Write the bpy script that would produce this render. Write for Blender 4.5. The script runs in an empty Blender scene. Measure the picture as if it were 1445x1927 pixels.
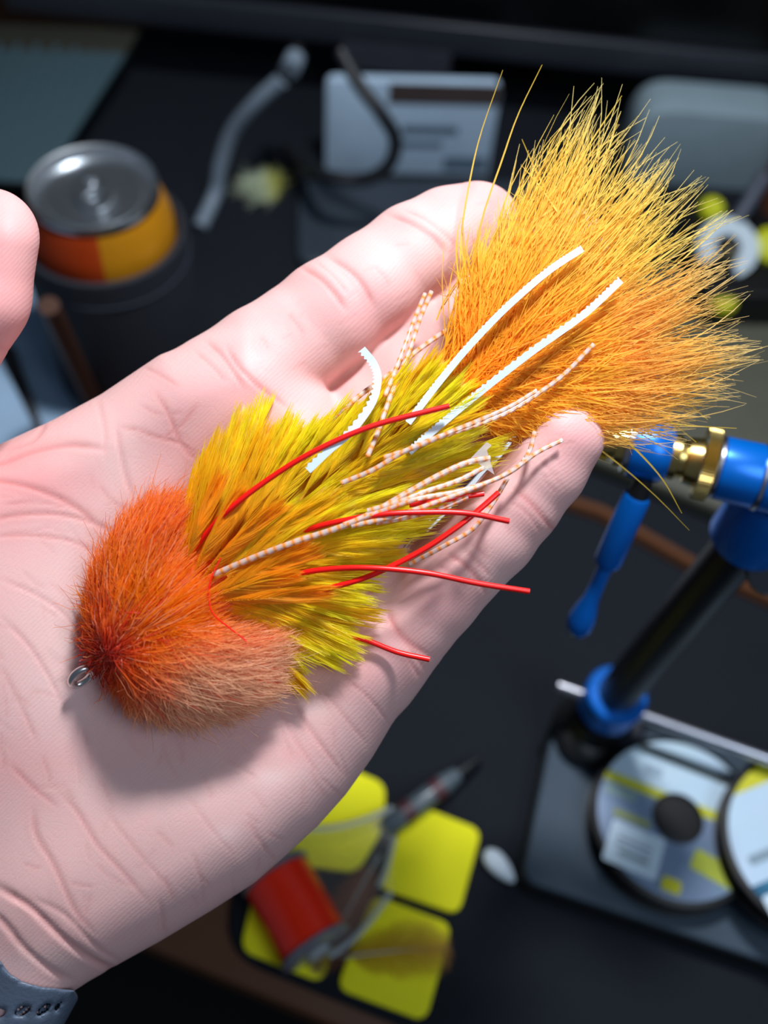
import bpy, bmesh, math, random
import numpy as np
from mathutils import Vector, Matrix
random.seed(7); rng = np.random.default_rng(7)
sc = bpy.context.scene
COL = sc.collection
PI = math.pi

# ------------------------------------------------------------------ camera
FPX, W_, H_ = 1900.0, 1445.0, 1927.0
HC = 0.40                                   # camera height over the desk top
wz = Vector((.0537, .545, .837)).normalized()
wx = (Vector((1, 0, 0)) - wz * wz.x).normalized()
wy = wz.cross(wx)
M = Matrix((wx, wy, wz))                    # camera axes -> world
Mn = np.array(M)
CAM = Vector((0, 0, HC))
cd = bpy.data.cameras.new('camera'); cam = bpy.data.objects.new('camera', cd); COL.objects.link(cam)
cam.matrix_world = Matrix.Translation(CAM) @ M.to_4x4()
cd.sensor_fit = 'AUTO'; cd.sensor_width = 36; cd.lens = 36 * FPX / H_
cd.clip_start = .005; cd.clip_end = 20
cd.dof.use_dof = True; cd.dof.focus_distance = .197; cd.dof.aperture_fstop = 8.2
sc.camera = cam
D0 = .2; K0 = D0 / FPX                       # metres per pixel at the hand

# ------------------------------------------------------------------ world, lamps, exposure
w = bpy.data.worlds.new('world'); sc.world = w; w.use_nodes = True
w.node_tree.nodes['Background'].inputs[0].default_value = (.55, .72, 1, 1)
w.node_tree.nodes['Background'].inputs[1].default_value = .10
def area(name, campos, camaim, size, power, col):
    l = bpy.data.lights.new(name, 'AREA'); l.shape = 'DISK'; l.size = size; l.energy = power; l.color = col
    o = bpy.data.objects.new(name, l); COL.objects.link(o)
    p = CAM + M @ Vector(campos); a = CAM + M @ Vector(camaim)
    o.location = p; o.rotation_euler = (a - p).to_track_quat('-Z', 'Y').to_euler()
    return o
area('desk_lamp_light', (.09, .35, .03), (0, .0, -.2), .062, 3.3, (.93, .96, 1))
area('fill_light', (.34, .04, .38), (.08, -.12, -.35), .35, 1.7, (.72, .86, 1))  # unseen fill added from the right to brighten foam pads and red spool
sc.view_settings.view_transform = 'Standard'; sc.view_settings.look = 'None'
sc.view_settings.gamma = 1; sc.view_settings.use_curve_mapping = False
sc.view_settings.exposure = 0.0
sc.cycles.max_bounces = 16; sc.cycles.diffuse_bounces = 8; sc.cycles.transmission_bounces = 12; sc.cycles.transparent_max_bounces = 12

# ------------------------------------------------------------------ coordinate helpers
def P(u, v, d):                              # point of the place at pixel (u, v), d metres in front
    return CAM + M @ Vector(((u - W_/2) / FPX * d, -(v - H_/2) / FPX * d, -d))
def G(u, v, z=0.0):                          # point on the horizontal plane z
    r = M @ Vector(((u - W_/2) / FPX, -(v - H_/2) / FPX, -1))
    return CAM + r * ((z - HC) / r.z)
def depth(p): return -(M.transposed() @ (Vector(p) - CAM)).z
def proj(p):
    c = M.transposed() @ (Vector(p) - CAM)
    return (W_/2 + c.x / -c.z * FPX, H_/2 - c.y / -c.z * FPX)
def z_for(p, v):                             # height above p that reads at picture row v
    lo, hi = 0.0, .38
    for _ in range(40):
        m = (lo + hi) / 2
        if proj((p[0], p[1], m))[1] > v: lo = m
        else: hi = m
    return lo
def Q(a):                                    # (u, v, w) in hand pixels -> metres, array
    a = np.asarray(a, float); d = D0 * (1 + a[..., 2] / FPX)
    c = np.stack([(a[..., 0] - W_/2) / FPX * d, -(a[..., 1] - H_/2) / FPX * d, -d], -1)
    return c @ Mn.T + np.array(CAM)

# ------------------------------------------------------------------ materials
def lin(r, g, b):
    f = lambda c: (c/255/12.92 if c/255 <= .04045 else ((c/255 + .055)/1.055)**2.4)
    return (f(r), f(g), f(b), 1)
def mat(name, col, rough=.5, metal=0., spec=.5, coat=0., noise=None, bump=None, trans=0., alpha=1., ior=1.45):
    m = bpy.data.materials.new(name); m.use_nodes = True
    nt = m.node_tree; b = nt.nodes['Principled BSDF']
    b.inputs['Base Color'].default_value = col; b.inputs['Roughness'].default_value = rough
    b.inputs['Metallic'].default_value = metal; b.inputs['Specular IOR Level'].default_value = spec
    b.inputs['Coat Weight'].default_value = coat; b.inputs['Transmission Weight'].default_value = trans
    b.inputs['Alpha'].default_value = alpha; b.inputs['IOR'].default_value = ior
    tc = nt.nodes.new('ShaderNodeTexCoord')
    sc_, amt = noise if noise else (60, .12)
    n = nt.nodes.new('ShaderNodeTexNoise'); n.inputs['Scale'].default_value = sc_; n.inputs['Detail'].default_value = 4
    nt.links.new(tc.outputs['Object'], n.inputs['Vector'])
    mx = nt.nodes.new('ShaderNodeMix'); mx.data_type = 'RGBA'
    mx.inputs['A'].default_value = tuple(c * (1 - amt) for c in col[:3]) + (1,)
    mx.inputs['B'].default_value = tuple(min(1, c * (1 + amt)) for c in col[:3]) + (1,)
    nt.links.new(n.outputs['Fac'], mx.inputs['Factor']); nt.links.new(mx.outputs['Result'], b.inputs['Base Color'])
    if bump:
        bp = nt.nodes.new('ShaderNodeBump'); bp.inputs['Strength'].default_value = bump[1]; bp.inputs['Distance'].default_value = .001
        n2 = nt.nodes.new('ShaderNodeTexNoise'); n2.inputs['Scale'].default_value = bump[0]
        nt.links.new(tc.outputs['Object'], n2.inputs['Vector'])
        nt.links.new(n2.outputs['Fac'], bp.inputs['Height']); nt.links.new(bp.outputs['Normal'], b.inputs['Normal'])
    return m
def fibre_mat(name, rough=.4, transl=.4, spec=.4):
    m = bpy.data.materials.new(name); m.use_nodes = True; nt = m.node_tree
    b = nt.nodes['Principled BSDF']; out = nt.nodes['Material Output']
    at = nt.nodes.new('ShaderNodeAttribute'); at.attribute_name = 'Col'
    n = nt.nodes.new('ShaderNodeTexNoise'); n.inputs['Scale'].default_value = 260
    tc = nt.nodes.new('ShaderNodeTexCoord'); nt.links.new(tc.outputs['Object'], n.inputs['Vector'])
    hs = nt.nodes.new('ShaderNodeHueSaturation'); mr = nt.nodes.new('ShaderNodeMapRange')
    mr.inputs['To Min'].default_value = .85; mr.inputs['To Max'].default_value = 1.12
    nt.links.new(n.outputs['Fac'], mr.inputs['Value']); nt.links.new(mr.outputs['Result'], hs.inputs['Value'])
    nt.links.new(at.outputs['Color'], hs.inputs['Color'])
    nt.links.new(hs.outputs['Color'], b.inputs['Base Color'])
    b.inputs['Roughness'].default_value = rough; b.inputs['Specular IOR Level'].default_value = spec
    t = nt.nodes.new('ShaderNodeBsdfTranslucent'); nt.links.new(hs.outputs['Color'], t.inputs['Color'])
    mx = nt.nodes.new('ShaderNodeMixShader'); mx.inputs[0].default_value = transl
    nt.links.new(b.outputs[0], mx.inputs[1]); nt.links.new(t.outputs[0], mx.inputs[2]); nt.links.new(mx.outputs[0], out.inputs[0])
    return m

# ------------------------------------------------------------------ object helpers
def link(name, me, parent=None):
    o = bpy.data.objects.new(name, me); COL.objects.link(o)
    if parent: 
        o.parent = parent; o.matrix_parent_inverse = Matrix.Translation(-Vector(parent.location))
    return o
def thing(name, label, cat, loc=(0, 0, 0), group=None):
    o = bpy.data.objects.new(name, None); COL.objects.link(o); o.location = loc
    o.empty_display_size = .01
    o['label'] = label; o['category'] = cat
    if group: o['group'] = group
    return o
def tag(o, label, cat, group=None):
    o['label'] = label; o['category'] = cat
    if group: o['group'] = group
    return o
def mesh_np(name, V, F, m, parent=None, col=None, smooth=True):
    me = bpy.data.meshes.new(name)
    V = np.ascontiguousarray(V, np.float32); F = np.ascontiguousarray(F, np.int32)
    me.vertices.add(len(V)); me.vertices.foreach_set('co', V.ravel())
    k = F.shape[1]; me.loops.add(F.size); me.loops.foreach_set('vertex_index', F.ravel())
    me.polygons.add(len(F)); me.polygons.foreach_set('loop_start', np.arange(0, F.size, k, dtype=np.int32))
    me.polygons.foreach_set('loop_total', np.full(len(F), k, np.int32))
    me.update(calc_edges=True)
    me.polygons.foreach_set('use_smooth', np.full(len(F), smooth))
    if col is not None:
        a = me.color_attributes.new('Col', 'FLOAT_COLOR', 'POINT')
        c = np.ones((len(V), 4), np.float32); c[:, :3] = col; a.data.foreach_set('color', c.ravel())
    me.materials.append(m)
    return link(name, me, parent)
def bm_obj(name, bm, m, parent=None, smooth=True, bevel=0, seg=3):
    if bevel: bmesh.ops.bevel(bm, geom=[e for e in bm.edges if e.calc_face_angle(0) > .6], offset=bevel, segments=seg, profile=.5, affect='EDGES')
    bmesh.ops.recalc_face_normals(bm, faces=bm.faces)
    me = bpy.data.meshes.new(name); bm.to_mesh(me); bm.free()
    for p in me.polygons: p.use_smooth = smooth
    for mm in (m if isinstance(m, (list, tuple)) else [m]): me.materials.append(mm)
    o = link(name, me, parent)
    if smooth and hasattr(me, 'set_sharp_from_angle'): me.set_sharp_from_angle(angle=.7)
    return o
def catmull(pts, n):
    p = np.asarray(pts, float)
    if len(p) == 2: return p[0] + (p[1] - p[0]) * np.linspace(0, 1, n)[:, None]
    q = np.vstack([2*p[0] - p[1], p, 2*p[-1] - p[-2]]); s = len(p) - 1; out = []
    for t in np.linspace(0, s, n):
        i = min(int(t), s - 1); f = t - i; a, b, c, d = q[i:i+4]
        out.append(.5*(2*b + (c - a)*f + (2*a - 5*b + 4*c - d)*f*f + (3*b - a - 3*c + d)*f**3))
    return np.array(out)
def frames(pts):
    pts = np.asarray(pts, float); T = np.gradient(pts, axis=0); T /= np.linalg.norm(T, axis=1)[:, None] + 1e-12
    ref = np.array(M @ Vector((0, 0, 1)))      # camera-ward normal as a stable reference
    Nn = []; n = ref
    for t in T:
        n = n - t * n.dot(t)
        if np.linalg.norm(n) < 1e-4: n = np.cross(t, [1, .3, .2])
        n = n / np.linalg.norm(n); Nn.append(n)
    Nn = np.array(Nn); return T, Nn, np.cross(T, Nn)
def tube(name, pts, r, m, parent=None, sides=12, flat=1.0, col=None, capround=True):
    """round tube along world points; r scalar or array; flat squeezes it along the normal"""
    pts = np.asarray(pts, float); n = len(pts); r = np.broadcast_to(np.asarray(r, float), (n,)).copy()
    T, N, B = frames(pts); a = np.linspace(0, 2*PI, sides, endpoint=False)
    V = pts[:, None] + r[:, None, None]*(np.cos(a)[None, :, None]*B[:, None] + flat*np.sin(a)[None, :, None]*N[:, None])
    V = V.reshape(-1, 3); F = []
    for i in range(n-1):
        for j in range(sides):
            k = (j+1) % sides; F.append((i*sides+j, i*sides+k, (i+1)*sides+k, (i+1)*sides+j))
    bm = bmesh.new(); vs = [bm.verts.new(v) for v in V]
    for f in F: bm.faces.new([vs[i] for i in f])
    bm.faces.new(vs[:sides][::-1]); bm.faces.new(vs[-sides:])
    return bm_obj(name, bm, m, parent)
def lathe(name, base, axis, prof, m, parent=None, sides=48, smooth=True, ref=None, knurl=0, knurl_span=None):
    """prof: list of (distance along axis, radius) in metres"""
    ax = Vector(axis).normalized(); rf = Vector(ref) if ref else Vector((.3, .9, .1))
    x = (rf - ax * rf.dot(ax)).normalized(); y = ax.cross(x); bm = bmesh.new(); rings = []
    for k, (h, r) in enumerate(prof):
        ring = []
        for j in range(sides):
            a = 2*PI*j/sides; rr = max(r, 1e-6)
            if knurl and knurl_span[0] <= k <= knurl_span[1] and j % 2: rr *= 1 - knurl
            ring.append(bm.verts.new(Vector(base) + ax*h + (x*math.cos(a) + y*math.sin(a))*rr))
        rings.append(ring)
    for A, B in zip(rings, rings[1:]):
        for j in range(sides):
            k = (j+1) % sides; bm.faces.new((A[j], A[k], B[k], B[j]))
    bm.faces.new(rings[0][::-1]); bm.faces.new(rings[-1])
    return bm_obj(name, bm, m, parent, smooth)
def round_poly(pts, r, n=6):
    """round the corners of a 3-D polygon"""
    out = []; L = len(pts)
    for i in range(L):
        a, b, c = Vector(pts[i-1]), Vector(pts[i]), Vector(pts[(i+1) % L])
        d1, d2 = (a-b), (c-b); rr = min(r, d1.length*.45, d2.length*.45); s = b + d1.normalized()*rr; e = b + d2.normalized()*rr
        for k in range(n+1):
            t = k/n; out.append((1-t)**2*s + 2*t*(1-t)*b + t*t*e)
    return out
def slab(name, pts, up, m, parent=None, r=0, bevel=0, n=6):
    """polygon of world points raised by the vector up"""
    q = round_poly(pts, r, n) if r else [Vector(p) for p in pts]; up = Vector(up)
    bm = bmesh.new(); a = [bm.verts.new(p) for p in q]; b = [bm.verts.new(p + up) for p in q]; L = len(q)
    bm.faces.new(a[::-1]); bm.faces.new(b)
    for i in range(L): bm.faces.new((a[i], a[(i+1) % L], b[(i+1) % L], b[i]))
    bmesh.ops.recalc_face_normals(bm, faces=bm.faces)
    if bevel:
        ed = [e for e in bm.edges if e.calc_face_angle(0) > 1.0]
        bmesh.ops.bevel(bm, geom=ed, offset=bevel, segments=3, profile=.5, affect='EDGES')
    return bm_obj(name, bm, m, parent)
def gp(l, z=0.0): return [G(u, v, z) for u, v in l]

# ------------------------------------------------------------------ fibres
def strands(paths, rad, col):
    """flat fibres: paths (N,K,3) in hand pixels, rad (N,K) half widths in pixels, col (N,K,3) -> ribbon arrays in metres"""
    Pw = Q(paths); N, K, _ = Pw.shape
    T = np.gradient(Pw, axis=1); T /= np.linalg.norm(T, axis=2, keepdims=True) + 1e-12
    ref = np.array(M @ Vector((0, 0, 1))) + rng.normal(size=(N, 1, 3))*.28; A = np.cross(T, ref); A /= np.linalg.norm(A, axis=2, keepdims=True) + 1e-12
    R = (rad * K0)[..., None]
    V = np.stack([Pw - R*A, Pw + R*A], 2); idx = np.arange(N*K*2).reshape(N, K, 2)
    Fs = np.stack([idx[:, :-1, 0], idx[:, :-1, 1], idx[:, 1:, 1], idx[:, 1:, 0]], -1).reshape(-1, 4)
    return V.reshape(-1, 3), Fs, np.repeat(col[:, :, None, :], 2, 2).reshape(-1, 3)
def fibre_obj(name, sets, m, parent):
    Vs, Fs, Cs = [], [], []; off = 0
    for V, F, C in sets:
        Vs.append(V); Fs.append(F + off); Cs.append(C); off += len(V)
    return mesh_np(name, np.vstack(Vs), np.vstack(Fs), m, parent, np.vstack(Cs))
def ramp(ts, stops):
    x = [s[0] for s in stops]; c = np.array([lin(*s[1])[:3] for s in stops])
    return np.stack([np.interp(ts, x, c[:, i]) for i in range(3)], -1)

# ================================================================== STRUCTURE
m_wood = mat('dark_desk_wood', lin(96, 60, 38), .45, noise=(9, .35), bump=(40, .1))
m_floor = mat('dark_floor', lin(22, 20, 20), .8)
m_wall = mat('dark_wall', lin(40, 38, 38), .9)
def box_struct(name, lo, hi, m):
    bm = bmesh.new(); bmesh.ops.create_cube(bm, size=1)
    for v in bm.verts: v.co = Vector([lo[i] + (v.co[i] + .5)*(hi[i] - lo[i]) for i in range(3)])
    o = bm_obj(name, bm, m, smooth=False); o['kind'] = 'structure'; return o
box_struct('floor', (-1.6, -1.6, -.76), (1.6, 1.7, -.73), m_floor)
box_struct('wall_back', (-1.6, 1.55, -.73), (1.6, 1.62, 1.5), m_wall)
# desk: the near edge runs through (250,1765) and (620,1927)
e0, e1 = G(250, 1770), G(620, 1927); ed = (e1 - e0).normalized(); en = Vector((-ed.y, ed.x, 0))
if en.y < 0: en = -en
desk = thing('desk', 'dark wooden desk top under the tying mat', 'desk', (0, 0, -.73))
A, B = e0 - ed*.7, e0 + ed*1.1
slab('desk_top', [A, B, B + en*1.25, A + en*1.25], (0, 0, -.025), m_wood, desk, bevel=.002)
m_leg = mat('desk_leg_metal', lin(25, 25, 27), .5)
for q in (A + ed*.06 + en*.06, B - ed*.06 + en*.06, B - ed*.06 + en*1.19, A + ed*.06 + en*1.19):
    lathe('leg', (q.x, q.y, -.73), (0, 0, 1), [(0, .02), (.705, .02)], m_leg, desk, 16)
Zt = 0.0
# ================================================================== THINGS ON THE DESK
m_mat = mat('rubber_mat', lin(24, 28, 35), .85, spec=.2, noise=(25, .15), bump=(300, .25))
MATZ = .004
mat_o = thing('tying_mat', 'dark blue-grey rubber mat with yellow foam squares along its left end', 'mat', G(700, 1700))
slab('mat_sheet', gp([(462, 1500), (425, 1800), (1000, 2035), (1900, 2400), (2200, 1500), (1700, 200), (1400, 60), (-80, 60), (-60, 420), (160, 560), (260, 800)]), (0, 0, MATZ), m_mat, mat_o, r=.014, bevel=.001)
m_foam = mat('yellow_foam', lin(246, 240, 8), .75, noise=(30, .06), bump=(900, .3))
for pl in ([(545, 1470), (600, 1425), (725, 1478), (722, 1560), (672, 1645), (520, 1625)],
           [(770, 1512), (905, 1565), (862, 1725), (708, 1672)],
           [(478, 1682), (640, 1750), (606, 1852), (452, 1790)],
           [(700, 1685), (850, 1742), (800, 1925), (632, 1862)]):
    slab('foam_pad', gp(pl, MATZ), (0, 0, .003), m_foam, mat_o, r=.005, bevel=.0008)
tag(tube('wooden_strip', [np.array(G(u, v, MATZ + .003)) for u, v in ((1000, 925), (1130, 965), (1300, 1062), (1500, 1150))], .0035, m_wood, None, 4), 'brown wooden strip on the mat behind the vise lever', 'strip')
# clear packet with an orange feather
m_clear = mat('clear_plastic', (1, 1, 1, 1), .12, trans=.85, alpha=.22, ior=1.2)
m_edge = mat('plastic_edge', lin(190, 200, 205), .25, alpha=.6)
fe = fibre_mat('feather_fibre', .45, .35)
def flat_feather(name, label, cat, a, b, wid, stops, z, n=60):
    """feather lying on the desk between two pixels"""
    A_, B_ = np.array(G(*a, z)), np.array(G(*b, z)); ax = B_ - A_; L = np.linalg.norm(ax); ax /= L
    side = np.cross([0, 0, 1], ax); t = thing(name, label, cat, Vector(A_))
    tube('quill', [A_ + ax*L*s + np.array([0, 0, .0006 + .003*math.sin(s*PI)]) for s in np.linspace(-.08, 1, 14)], np.linspace(.0006, .0001, 14), m_edge, t, 6)
    Vs, Fs, Cs = [], [], []; k = 0
    for s in np.linspace(.03, .98, n):
        for sg in (-1, 1):
            l = wid * (math.sin(PI * min(1, s*.9 + .12))**.6) * random.uniform(.75, 1.05)
            p0 = A_ + ax*L*s + np.array([0, 0, .0008 + .003*math.sin(s*PI)]); p1 = p0 + (side*sg*.75 + ax*.65)*l + np.array([0, 0, random.uniform(-.0006, .001)])
            w_ = ax * L / n * .8
            Vs += [p0 - w_*.5, p0 + w_*.5, p1 + w_*.2, p1 - w_*.2]; Fs.append((k, k+1, k+2, k+3)); k += 4
            c = ramp(np.array([s]), stops)[0] * random.uniform(.8, 1.1); Cs += [c]*4
    mesh_np('vane', np.array(Vs), np.array(Fs), fe, t, np.array(Cs), smooth=False)
    return t
flat_feather('loose_feather', 'brown-orange feather lying between the yellow foam squares', 'feather', (705, 1625), (590, 1835), .013,
             [(0, (150, 90, 30)), (1, (120, 70, 45))], MATZ + .0035)
flat_feather('loose_feather', 'golden feather lying on the lower right yellow foam square', 'feather', (655, 1800), (850, 1785), .014,
             [(0, (200, 160, 10)), (1, (185, 130, 10))], MATZ + .0035)
pk = thing('plastic_packet', 'clear plastic packet edge lying over the yellow foam squares', 'packet', G(640, 1700))
pz = MATZ + .0085
slab('packet_film', gp([(560, 1565), (735, 1530), (742, 1680), (640, 1790), (600, 1760)], pz), (0, 0, .0003), m_clear, pk)
for a, b in (((560, 1560), (738, 1520)), ((742, 1575), (712, 1668)), ((735, 1680), (620, 1800))):
    tube('packet_seam', [np.array(G(a[0] + (b[0]-a[0])*t, a[1] + (b[1]-a[1])*t + 14*math.sin(t*PI), pz + .0006)) for t in np.linspace(0, 1, 9)], .0011, m_edge, pk, 8)
# red thread spool, lying and leaning
m_red = mat('red_thread', lin(255, 44, 14), .22, spec=1.0, noise=(400, .1)); m_cap = mat('spool_clear_cap', lin(120, 120, 130), .2, spec=.6)
p0, p1 = G(512, 1634, .016), G(600, 1792, .017)
ax = (p1 - p0); L = ax.length
sp = thing('thread_spool', 'small spool of bright red thread lying on the yellow foam', 'thread spool', G(556, 1715))
R = .0125
lathe('thread', p0 + ax*.10, ax, [(0, R*.93), (L*.02, R), (L*.78, R), (L*.8, R*.93)], m_red, sp, 64)
for s in (0.02, .90):
    lathe('flange', p0 + ax*s, ax, [(0, R*.95), (.0005, R*1.06), (L*.07, R*1.06), (L*.085, R*.9)], m_cap, sp, 48)
lathe('hub', p0 + ax*.98, ax, [(0, R*.36), (L*.06, R*.36), (L*.06, R*.2)], m_edge, sp, 24)
# resin pen
m_pen = mat('pen_clear', lin(84, 96, 104), .3, spec=.7); m_pred = mat('pen_red', lin(84, 48, 56), .4); m_pdark = mat('pen_dark', lin(25, 27, 32), .4)
a, b = G(722, 1560, .011), G(905, 1425, .011); ax = b - a; L = ax.length
pn = thing('resin_pen', 'grey pen with dull red bands lying above the yellow foam squares', 'pen', G(800, 1490))
lathe('barrel', a, ax, [(0, .003), (L*.03, .0042), (L*.62, .0042), (L*.75, .003)], m_pen, pn, 24)
lathe('band', a + ax*.18, ax, [(0, .0044), (L*.10, .0044)], m_pred, pn, 24)
lathe('band', a + ax*.48, ax, [(0, .0044), (L*.10, .0044)], m_pred, pn, 24)
lathe('tip', a + ax*.75, ax, [(0, .003), (L*.1, .0026), (L*.28, .0008)], m_pdark, pn, 16)
# white foam scrap
m_white = mat('white_foam', lin(215, 228, 240), .7)
bm = bmesh.new(); bmesh.ops.create_uvsphere(bm, u_segments=20, v_segments=12, radius=1)
c0 = G(940, 1630, MATZ + .0035); dx = (G(965, 1655, 0) - G(915, 1600, 0)).normalized(); dy = Vector((-dx.y, dx.x, 0))
for v in bm.verts:
    x, y, z = v.co; y = y*(1 - .3*x); z *= .9
    v.co = c0 + dx*x*.0078 + dy*y*.0038 + Vector((0, 0, z*.0034))
tag(bm_obj('foam_scrap', bm, m_white), 'small white foam scrap on the mat beside the pedestal plate', 'scrap')

# ---------------- vise
m_base = mat('pedestal_paint', lin(60, 74, 88), .6, spec=.25, noise=(40, .1), bump=(500, .15))
m_basee = mat('black_rubber', lin(14, 14, 16), .6)
m_blue = mat('blue_anodised', lin(0, 105, 205), .3, metal=.35, spec=.6)
m_brass = mat('brass', lin(214, 184, 112), .25, metal=1.0)
m_steel = mat('steel', lin(190, 190, 200), .28, metal=1.0)
m_navy = mat('dark_post', lin(20, 25, 38), .42, metal=.4)
m_black = mat('black_plastic', lin(16, 16, 18), .45)
BZ = .016
vise = thing('fly_tying_vise', 'blue and brass fly tying vise on a dark post with pedestal plate', 'vise', G(1150, 1400))
pb = gp([(1032, 1358), (966, 1672), (1520, 1858), (1900, 1960), (1950, 1560), (1500, 1450)], MATZ)
slab('pedestal_foot', pb, (0, 0, BZ - .007), m_basee, vise, r=.006, bevel=.001)
pb2 = [p + (G(1300, 1600, MATZ) - p)*.012 for p in pb]
slab('pedestal_plate', [Vector((p.x, p.y, BZ - .003)) for p in pb2], (0, 0, .004), m_base, vise, r=.007, bevel=.0012)
bt = BZ + .001
cz = .050
pc = G(1152, 1318, cz)                                  # collar centre
# top of the post: the point of the ray through (1432,975) nearest above the collar
best = min(((P(1430, 985, d) - Vector((pc.x, pc.y, 0))).xy.length, d) for d in np.linspace(.2, .42, 300)); dtop = best[1]
pt = P(1436, 975, dtop)
print('vise post top depth', dtop, pt, 'clearance', (best[0]))
axp = (pt - pc).normalized()
pw = 37/FPX
bot = pc - axp * ((pc.z - bt)/axp.z)
lathe('post', bot, axp, [(0, .0075), ((pt - bot).length, .0072)], m_navy, vise, 32)
lathe('post_collar', pc - axp*.007, axp, [(0, .0105), (.001, .0115), (.013, .0115), (.014, .0105)], m_blue, vise, 40)
lathe('post_socket', bot, axp, [(0, .015), (.004, .015), (.008, .011), (.018, .0095)], m_black, vise, 32)
ra, rb = G(1050, 1290, cz - .002), G(1445, 1428, cz - .002); rd = (rb - ra)
tube('cross_rod', [ra, ra + rd*.5, ra + rd*1.4], .0024, m_steel, vise, 16)
# rotary head
hd = dtop * .94
def VH(u, v, dd=0): return P(u, v, hd + dd)
h0 = VH(1130, 826, .004); h1 = VH(1470, 908, -.004); ha = (h1 - h0).normalized(); px = hd/FPX
def hs(u): return (u - 1130) * (h1 - h0).length / 340.0
def seg(name, prof, m, **k): return lathe(name, h0, ha, [(hs(u), r*px) for u, r in prof], m, vise, **k)
seg('jaw_collar', [(1120, 26), (1122, 34), (1150, 38), (1152, 31), (1160, 31), (1162, 42), (1178, 42), (1180, 36)], m_brass)
seg('silver_ring', [(1178, 48), (1180, 53), (1190, 54), (1191, 50)], m_steel)
seg('blue_barrel', [(1189, 52), (1192, 57), (1225, 60), (1252, 55), (1264, 44)], m_blue)
seg('brass_neck', [(1258, 40), (1262, 44), (1278, 44), (1280, 38), (1292, 36), (1294, 44), (1312, 47), (1322, 47)], m_brass)
seg('knurled_wheel', [(1317, 60), (1320, 68), (1344, 68), (1347, 61)], m_brass, sides=150, smooth=False, knurl=.05, knurl_span=(1, 2))
seg('silver_ring', [(1346, 56), (1348, 60), (1354, 60), (1355, 55)], m_steel)
seg('blue_sleeve', [(1353, 55), (1358, 60), (1424, 62), (1428, 60)], m_blue)
seg('silver_ring', [(1427, 60), (1429, 64), (1436, 64), (1437, 58)], m_steel)
seg('blue_elbow', [(1436, 58), (1440, 62), (1500, 62), (1520, 40)], m_blue)
# elbow block over the post
lathe('post_clamp', pt - axp*.012, axp, [(0, .0085), (.002, .0105), (.020, .0105), (.024, .009)], m_blue, vise, 40)
k0 = VH(1214, 900); k1 = P(1092, 1172, hd*1.10); ka = (k1 - k0).normalized(); KL = (k1 - k0).length
def ks(t): return t * KL
kp = .155/1900
kr = hd/FPX
lathe('lever_joint', k0, ka, [(0, 16*kr), (ks(.14), 22*kr)], m_black, vise, 24)
lathe('lever_handle', k0, ka, [(ks(.11), 24*kr), (ks(.13), 27*kr), (ks(.54), 28*kr), (ks(.57), 24*kr), (ks(.58), 15*kr), (ks(.70), 15*kr), (ks(.82), 17*kr), (ks(.90), 24*kr), (ks(.97), 28*kr), (ks(1.03), 27*kr), (ks(1.08), 17*kr), (ks(1.1), 5*kr)], m_blue, vise, 32)
# thumbscrew on the right
m_grey = mat('grey_metal', lin(95, 98, 104), .35, metal=.8)
kb = P(1447, 1075, dtop*1.03); kax = (M @ Vector((-.35, -.25, 1))).normalized()
lathe('thumbscrew', kb, kax, [(-.006, .005), (-.0055, .0062), (.003, .0062), (.004, .0052)], m_grey, vise, 60, smooth=False, knurl=.07, knurl_span=(1, 2))
ps = P(1436, 975, dtop)
tube('thumbscrew_stem', [np.array(kb), np.array(pt - axp*.02)], .003, m_navy, vise, 16)
lathe('pedestal_knob', G(1095, 1395, bt), (0, 0, 1), [(0, .011), (.006, .011), (.008, .009), (.010, .004)], m_black, vise, 32)
lathe('pedestal_knob', G(1165, 1385, bt), (0, 0, 1), [(0, .008), (.010, .008), (.012, .006)], m_navy, vise, 32)

# ---------------- line spools
def label_mat(name, stops, blot=None, bc=None):
    """printed label: bands across local y, stops [(y, colour)] from -1 to 1"""
    m = bpy.data.materials.new(name); m.use_nodes = True; nt = m.node_tree; b = nt.nodes['Principled BSDF']; b.inputs['Roughness'].default_value = .35
    uv = nt.nodes.new('ShaderNodeUVMap'); uv.uv_map = 'lab'
    sx = nt.nodes.new('ShaderNodeSeparateXYZ'); nt.links.new(uv.outputs[0], sx.inputs[0])
    cr = nt.nodes.new('ShaderNodeValToRGB'); cr.color_ramp.interpolation = 'CONSTANT'
    el = cr.color_ramp.elements
    el[0].position = 0; el[0].color = lin(*stops[0][1]); el[1].position = stops[1][0]; el[1].color = lin(*stops[1][1])
    for p_, c in stops[2:]:
        e = el.new(p_); e.color = lin(*c)
    nt.links.new(sx.outputs['Y'], cr.inputs[0])
    last = cr.outputs['Color']
    n = nt.nodes.new('ShaderNodeTexNoise'); n.inputs['Scale'].default_value = 3; nt.links.new(uv.outputs[0], n.inputs['Vector'])
    mx = nt.nodes.new('ShaderNodeMix'); mx.data_type = 'RGBA'; mx.blend_type = 'MULTIPLY'; mx.inputs['Factor'].default_value = .12
    nt.links.new(last, mx.inputs['A']); nt.links.new(n.outputs['Color'], mx.inputs['B']); nt.links.new(mx.outputs['Result'], b.inputs['Base Color'])
    return m
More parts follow.
